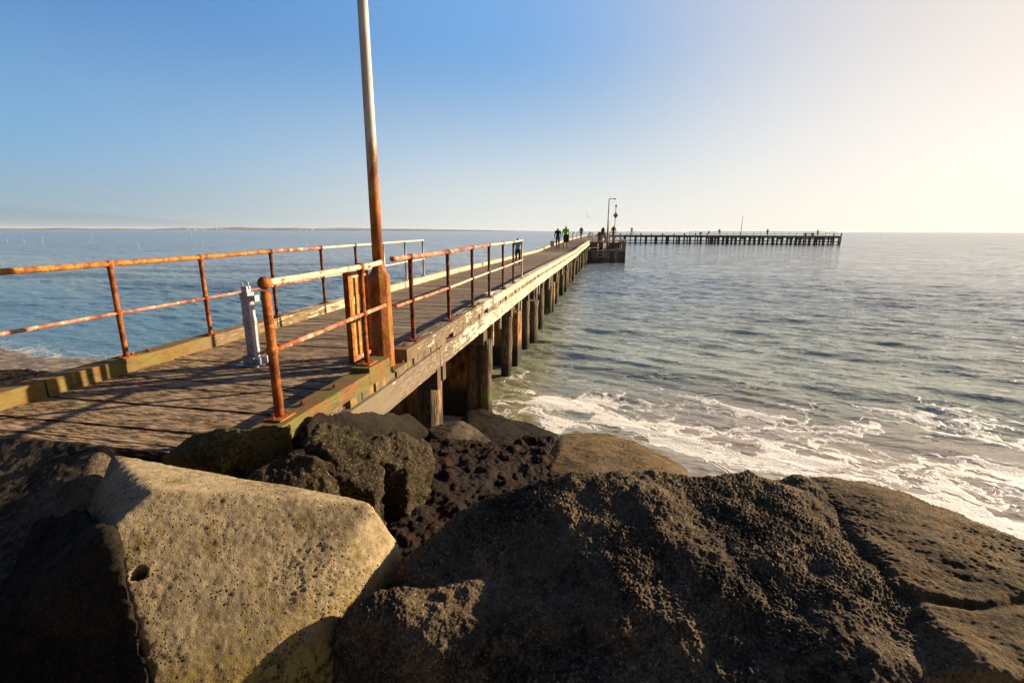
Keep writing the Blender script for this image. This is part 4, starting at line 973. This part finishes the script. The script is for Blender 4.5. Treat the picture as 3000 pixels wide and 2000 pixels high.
# ------------------------------------------------------------------ people
def person(loc, rz, h, label, top='cloth_dark', legs='cloth_grey', hair='hair_dark', pose='walk', skin_arms=False, shorts=False, lean=0., bag=None, group=None):
    s = h / 1.75; V = []; E = []; Rr = []
    st = {'walk': .22, 'stand': .03, 'sit': .0}[pose]
    def v(x, y, z, r): V.append((x * s, (y + lean * max(0, z - .9)) * s, z * s)); Rr.append(r * s); return len(V) - 1
    sit = pose == 'sit'; dzv = -.42 if sit else 0
    pel = v(0, 0, .95 + dzv, .135); sp = v(0, .0, 1.15 + dzv, .13); ch = v(0, 0, 1.36 + dzv, .155); nk = v(0, .0, 1.50 + dzv, .06); hd0 = v(0, .02, 1.60 + dzv, .085); hd1 = v(0, .02, 1.69 + dzv, .075)
    E += [(pel, sp), (sp, ch), (ch, nk), (nk, hd0), (hd0, hd1)]
    for sd in (-1, 1):
        f = sd * st
        if sit: hp = v(sd * .10, .02, .5, .10); kn = v(sd * .13, .42, .5, .07); an = v(sd * .13, .45, .10, .05); ft = v(sd * .13, .58, .04, .04)
        else: hp = v(sd * .10, 0, .86, .10); kn = v(sd * .10, f * .5 + .03, .48, .068); an = v(sd * .10, f - .04, .09 + (.03 if f < -.1 else 0), .045); ft = v(sd * .11, f + .11, .045, .042)
        E.extend([(pel, hp), (hp, kn), (kn, an), (an, ft)])
        sh = v(sd * .20, 0, 1.43 + dzv, .07); el = v(sd * .26, -f * .4 - .02, 1.14 + dzv, .05); wr = v(sd * .25, -f * .9 + .10, .92 + dzv, .038); hn = v(sd * .245, -f * 1.0 + .14, .83 + dzv, .042)
        E.extend([(ch, sh), (sh, el), (el, wr), (wr, hn)])
    me = bpy.data.meshes.new('person'); me.from_pydata(V, E, [])
    o = bpy.data.objects.new('person', me); col.objects.link(o)
    sm = o.modifiers.new('skin', 'SKIN')
    for i, d in enumerate(me.skin_vertices[0].data): d.radius = (Rr[i], Rr[i]); d.use_root = (i == 0)
    o.modifiers.new('sub', 'SUBSURF').levels = 1
    dg = bpy.context.evaluated_depsgraph_get(); me2 = bpy.data.meshes.new_from_object(o.evaluated_get(dg)); o.modifiers.clear(); o.data = me2; bpy.data.meshes.remove(me)
    for mm in ('skin', top, legs, hair, 'cloth_dark'): me2.materials.append(M[mm])
    for p in me2.polygons:
        z = p.center.z / s - dzv; x = abs(p.center.x / s); p.use_smooth = True; mi = 1
        if z > 1.66 or (z > 1.56 and p.center.y / s < lean * .6 - .02): mi = 3
        elif z > 1.49: mi = 0
        elif x > .19 and z < 1.0: mi = 0
        elif x > .215 and skin_arms and z < 1.25: mi = 0
        elif z < .10 - dzv * 0 and not sit: mi = 4
        elif z < (.52 if shorts else .0): mi = 0
        elif z < .98: mi = 2
        p.material_index = mi
    o.location = loc; o.rotation_euler.z = rz
    tag(o, label, 'person', group)
    if bag:
        mb = MB(); c = Vector((0, -.20 * s, 1.25 * s)); mb.box(c, (.30 * s, .18 * s, .42 * s)); bo = mb.obj('backpack', bag); bo.parent = o; b_ = bo.modifiers.new('b', 'BEVEL'); b_.width = .05 * s; b_.segments = 3
    return o
def onj(px, py, d=None):     # point on the jetty deck seen at a pixel
    P = at(px, py, 1.45)
    for _ in range(12): P = at(px, py, CAMZ - dz(P.y))
    return P
P = onj(1517, 778); person((P.x, P.y, dz(P.y)), .15, 1.16, 'small person in a teal jacket and dark trousers, walking past the railing end', 'cloth_teal', 'cloth_dark', 'cloth_teal', 'walk')
P = onj(1640, 730); person((P.x - .18, P.y, dz(P.y)), .1, 1.70, 'grey-haired person in a dark jacket walking away along the jetty', 'cloth_dark', 'cloth_grey', 'hair_grey', 'walk')
person((P.x + .42, P.y + .5, dz(P.y)), -.1, 1.86, 'person in a lime green vest with a dark bag, walking beside the grey-haired one', 'cloth_lime', 'cloth_dark', 'hair_dark', 'walk', shorts=True)
P2 = Vector((P.x - .62, P.y, dz(P.y)))
mb = MB(); mb.box((P2.x, P2.y, P2.z + .42), (.30, .14, .42)); mb.tube([(P2.x - .1, P2.y, P2.z + .62), (P2.x, P2.y, P2.z + .78), (P2.x + .1, P2.y, P2.z + .62)], .012, 6); tag(mb.obj('carrier_bag', 'bag_cloth', None, .03), 'pale carrier bag held by the grey-haired walker', 'bag')
mb = MB(); mb.box((P.x + .48, P.y + .38, dz(P.y) + .85), (.42, .2, .62)); tag(mb.obj('shoulder_bag', 'cloth_dark', None, .06), 'large black bag carried by the person in the lime vest', 'bag')
g = 'people fishing and strolling out on the jetty'
person((-3.35, 70, dz(70)), .4, 1.75, 'person in dark clothes standing by the left kerb past the ladder hoops', group=g, pose='stand')
person((-2.9, 96, dz(96)), 1.2, 1.6, 'distant person sitting on the jetty beyond the ladder hoops', group=g, pose='sit')
person((-1.2, 100, dz(100)), 2, 1.6, 'distant person crouching in the middle of the jetty deck', group=g, pose='sit')
person((-.35, 64, zu), -.6, 1.75, 'person leaning forward left of the landing lamp', group=g, pose='stand', lean=.25)
person((.05, 63.2, zu - .35), .6, 1.55, 'person bending beside the landing lamp in tan clothes', 'cloth_tan', 'cloth_grey', group=g, pose='stand', lean=.35)
person((1.02, 62.6, zu), .3, 1.85, 'person standing under the diamond mark in dark clothes', group=g, pose='walk')
person((7.6, fy(7.6) + 1.5, zf + .15), .3, 2.2, 'person standing at the low guard rail of the far arm', 'cloth_tan', 'cloth_grey', group=g, pose='stand')
person((32.2, fy(32) + 1.2, zf), .3, 1.95, 'walker leftmost of two standing against the far arm railing', group=g, pose='walk')
person((27.0, fy(27) + .9, zf - .1), .3, 1.75, 'person seated at the edge of the far arm, left of the walkers', group=g, pose='sit')
person((29.4, fy(29) + 1.2, zf + .1), .9, 1.9, 'person bent over the far arm edge between the seated one and the walker', group=g, pose='sit', lean=.3)
person((44.6, fy(44) + 1.2, zf), .3, 2.0, 'walker right of the thin lamp on the far arm', 'cloth_grey', group=g, pose='stand')
person((56.6, fy(56) + 1.6, zf), .3, 1.8, 'person in a lime top by the picnic table', 'cloth_lime', 'cloth_tan', group=g, pose='stand')

# ------------------------------------------------------------------ gulls
def gull(px, py, D, span, roll, label, yaw=0):
    P = atD(px, py, D); mb = MB(); s = span / 1.2
    mb.tube([(0, -.2, 0), (0, -.12, .01), (0, .05, .0), (0, .16, .02), (0, .24, .01)], [.01, .05, .065, .04, .008], 8)
    for sd in (-1, 1):
        a = [(0, .08, .02), (0, -.06, .02), (sd * .28, .10, .16), (sd * .28, -.03, .15), (sd * .6, -.04, .08), (sd * .58, -.07, .08)]
        mb.add([Vector(q) + Vector((0, 0, .012)) for q in a] + [Vector(q) for q in a], [(0, 1, 3, 2), (2, 3, 5, 4), (6, 8, 9, 7), (8, 10, 11, 9), (0, 2, 8, 6), (2, 4, 10, 8), (1, 7, 9, 3), (3, 9, 11, 5), (4, 5, 11, 10)])
    mb.add([(-.05, -.2, .01), (.05, -.2, .01), (.07, -.32, .01), (-.07, -.32, .01), (0, -.2, .02)], [(0, 1, 2, 3), (0, 1, 4)])
    o = mb.obj('seagull', 'cloth_grey'); o.scale = (s, s, s); o.location = P; o.rotation_euler = (.15, roll, yaw); tag(o, label, 'bird', 'gulls in the air'); return o
gull(1722, 635, 60, .62 * 1.9, .9, 'gull banking steeply over the jetty, left of the landing lamp', .2)
gull(782, 640, 60, .42, .1, 'small gull gliding low over the far shore', .9)
gull(222, 595, 70, .3, -.2, 'tiniest gull, high over the left horizon', .5)

# ------------------------------------------------------------------ air
hz = bpy.data.materials.new('sea_air'); hz.use_nodes = True; hz.node_tree.nodes.clear()
ho = hz.node_tree.nodes.new('ShaderNodeOutputMaterial'); hv = hz.node_tree.nodes.new('ShaderNodeVolumePrincipled')
hv.inputs['Color'].default_value = (.80, .88, .96, 1); hv.inputs['Density'].default_value = 5e-5; hv.inputs['Anisotropy'].default_value = .1
hz.node_tree.links.new(hv.outputs[0], ho.inputs['Volume']); M['sea_air'] = hz
mb = MB(); mb.box((0, 0, 41), (64000, 64000, 94)); mb.obj('haze', 'sea_air', None, kind='stuff')
# ------------------------------------------------------------------ light
SUN_AZ, SUN_EL = R(58.3), R(16.5)
sd = Vector((math.sin(SUN_AZ) * math.cos(SUN_EL), math.cos(SUN_AZ) * math.cos(SUN_EL), math.sin(SUN_EL)))
EXPO = 1.3; SKYG = 2 ** -EXPO
L = bpy.data.lights.new('sun', 'SUN'); L.energy = 5.0; L.angle = R(.55); L.color = (1.0, .80, .55)
lo = bpy.data.objects.new('sun', L); col.objects.link(lo); lo.rotation_euler = sd.to_track_quat('Z', 'Y').to_euler(); lo.location = (0, 0, 30)
w = bpy.data.worlds.new('World'); scene.world = w; w.use_nodes = True; nt = w.node_tree; nt.nodes.clear()
sky = nt.nodes.new('ShaderNodeTexSky'); sky.sky_type = 'NISHITA'; sky.sun_disc = False; sky.sun_elevation = SUN_EL; sky.sun_rotation = SUN_AZ
sky.air_density = 1.0; sky.dust_density = 1.2; sky.ozone_density = 2.0; sky.altitude = 0
bg = nt.nodes.new('ShaderNodeBackground'); bg.inputs[1].default_value = .10; wo = nt.nodes.new('ShaderNodeOutputWorld')

def wn(ty, **k):
    n = nt.nodes.new(ty)
    for a, v in k.items(): setattr(n, a, v)
    return n
def wp(sock, v):
    if isinstance(v, bpy.types.NodeSocket): nt.links.new(v, sock)
    elif isinstance(v, tuple) and sock.type == 'RGBA': sock.default_value = (*v, 1)
    else: sock.default_value = v
def wmap(v, a, b, c=0., d=1., kind='SMOOTHSTEP'):
    n = wn('ShaderNodeMapRange', interpolation_type=kind); 
    for k, x in enumerate((v, a, b, c, d)): wp(n.inputs[k], x)
    return n.outputs[0]
def wmix(f, a, b):
    n = wn('ShaderNodeMix', data_type='RGBA'); wp(n.inputs[0], f); wp(n.inputs[6], a); wp(n.inputs[7], b); return n.outputs[2]
def wmath(op, a, b):
    n = wn('ShaderNodeMath', operation=op); wp(n.inputs[0], a); wp(n.inputs[1], b); return n.outputs[0]
tc = wn('ShaderNodeTexCoord'); dirv = tc.outputs['Generated']
sx = wn('ShaderNodeSeparateXYZ'); nt.links.new(dirv, sx.inputs[0]); ez = sx.outputs[2]
dt = wn('ShaderNodeVectorMath', operation='DOT_PRODUCT'); nt.links.new(dirv, dt.inputs[0]); dt.inputs[1].default_value = tuple(sd); ct = dt.outputs['Value']
BL = 10.0 * SKYG
def cc(*c): return tuple(x * BL for x in c)
blue = wmix(wmap(ez, .0, .16), cc(.30, .42, .50), cc(.19, .42, .68))
blue = wmix(wmap(ez, .08, .42), blue, wmix(wmap(ct, -.3, .5), cc(.085, .235, .57), cc(.19, .42, .80)))
blue = wmix(wmap(ez, .42, .75), blue, cc(.02, .07, .24))
blue = wmix(wmap(sx.outputs[1], .20, -.25, 0, .92), blue, cc(.02, .05, .12))  # unseen sky overhead and behind the camera, darkened to cut ambient light
haze = wmath('MULTIPLY', wmap(ez, .34, -.04), wmap(ct, -.50, .50))
c1 = wmix(haze, blue, cc(.85, .86, .83))
glow = wmath('POWER', wmap(ct, .26, 1.0), 1.8)
c2 = wmix(wmath('MULTIPLY', glow, wmap(ez, .80, .45, .08, 1.)), c1, wmix(wmap(ez, .08, .42), cc(1.05, .95, .84), cc(.86, .75, .66)))
etop = wmath('MULTIPLY', wmath('SUBTRACT', -.05, ct), .095)
bank = wmap(wmath('SUBTRACT', ez, etop), .004, -.005)
c2 = wmix(wmath('MULTIPLY', bank, .38), c2, cc(.20, .31, .42))
fin_ = wmix(.96, sky.outputs[0], c2)
nt.links.new(fin_, bg.inputs[0]); nt.links.new(bg.outputs[0], wo.inputs[0])
vs = scene.view_settings; scene.display_settings.display_device = 'sRGB'; vs.view_transform = 'Standard'; vs.look = 'None'; vs.exposure = EXPO; vs.gamma = 1; vs.use_curve_mapping = False
scene.cycles.max_bounces = 6; scene.cycles.diffuse_bounces = 2; scene.cycles.glossy_bounces = 3; scene.cycles.caustics_reflective = False; scene.cycles.caustics_refractive = False
scene.cycles.sample_clamp_indirect = 4; scene.cycles.sample_clamp_direct = 0
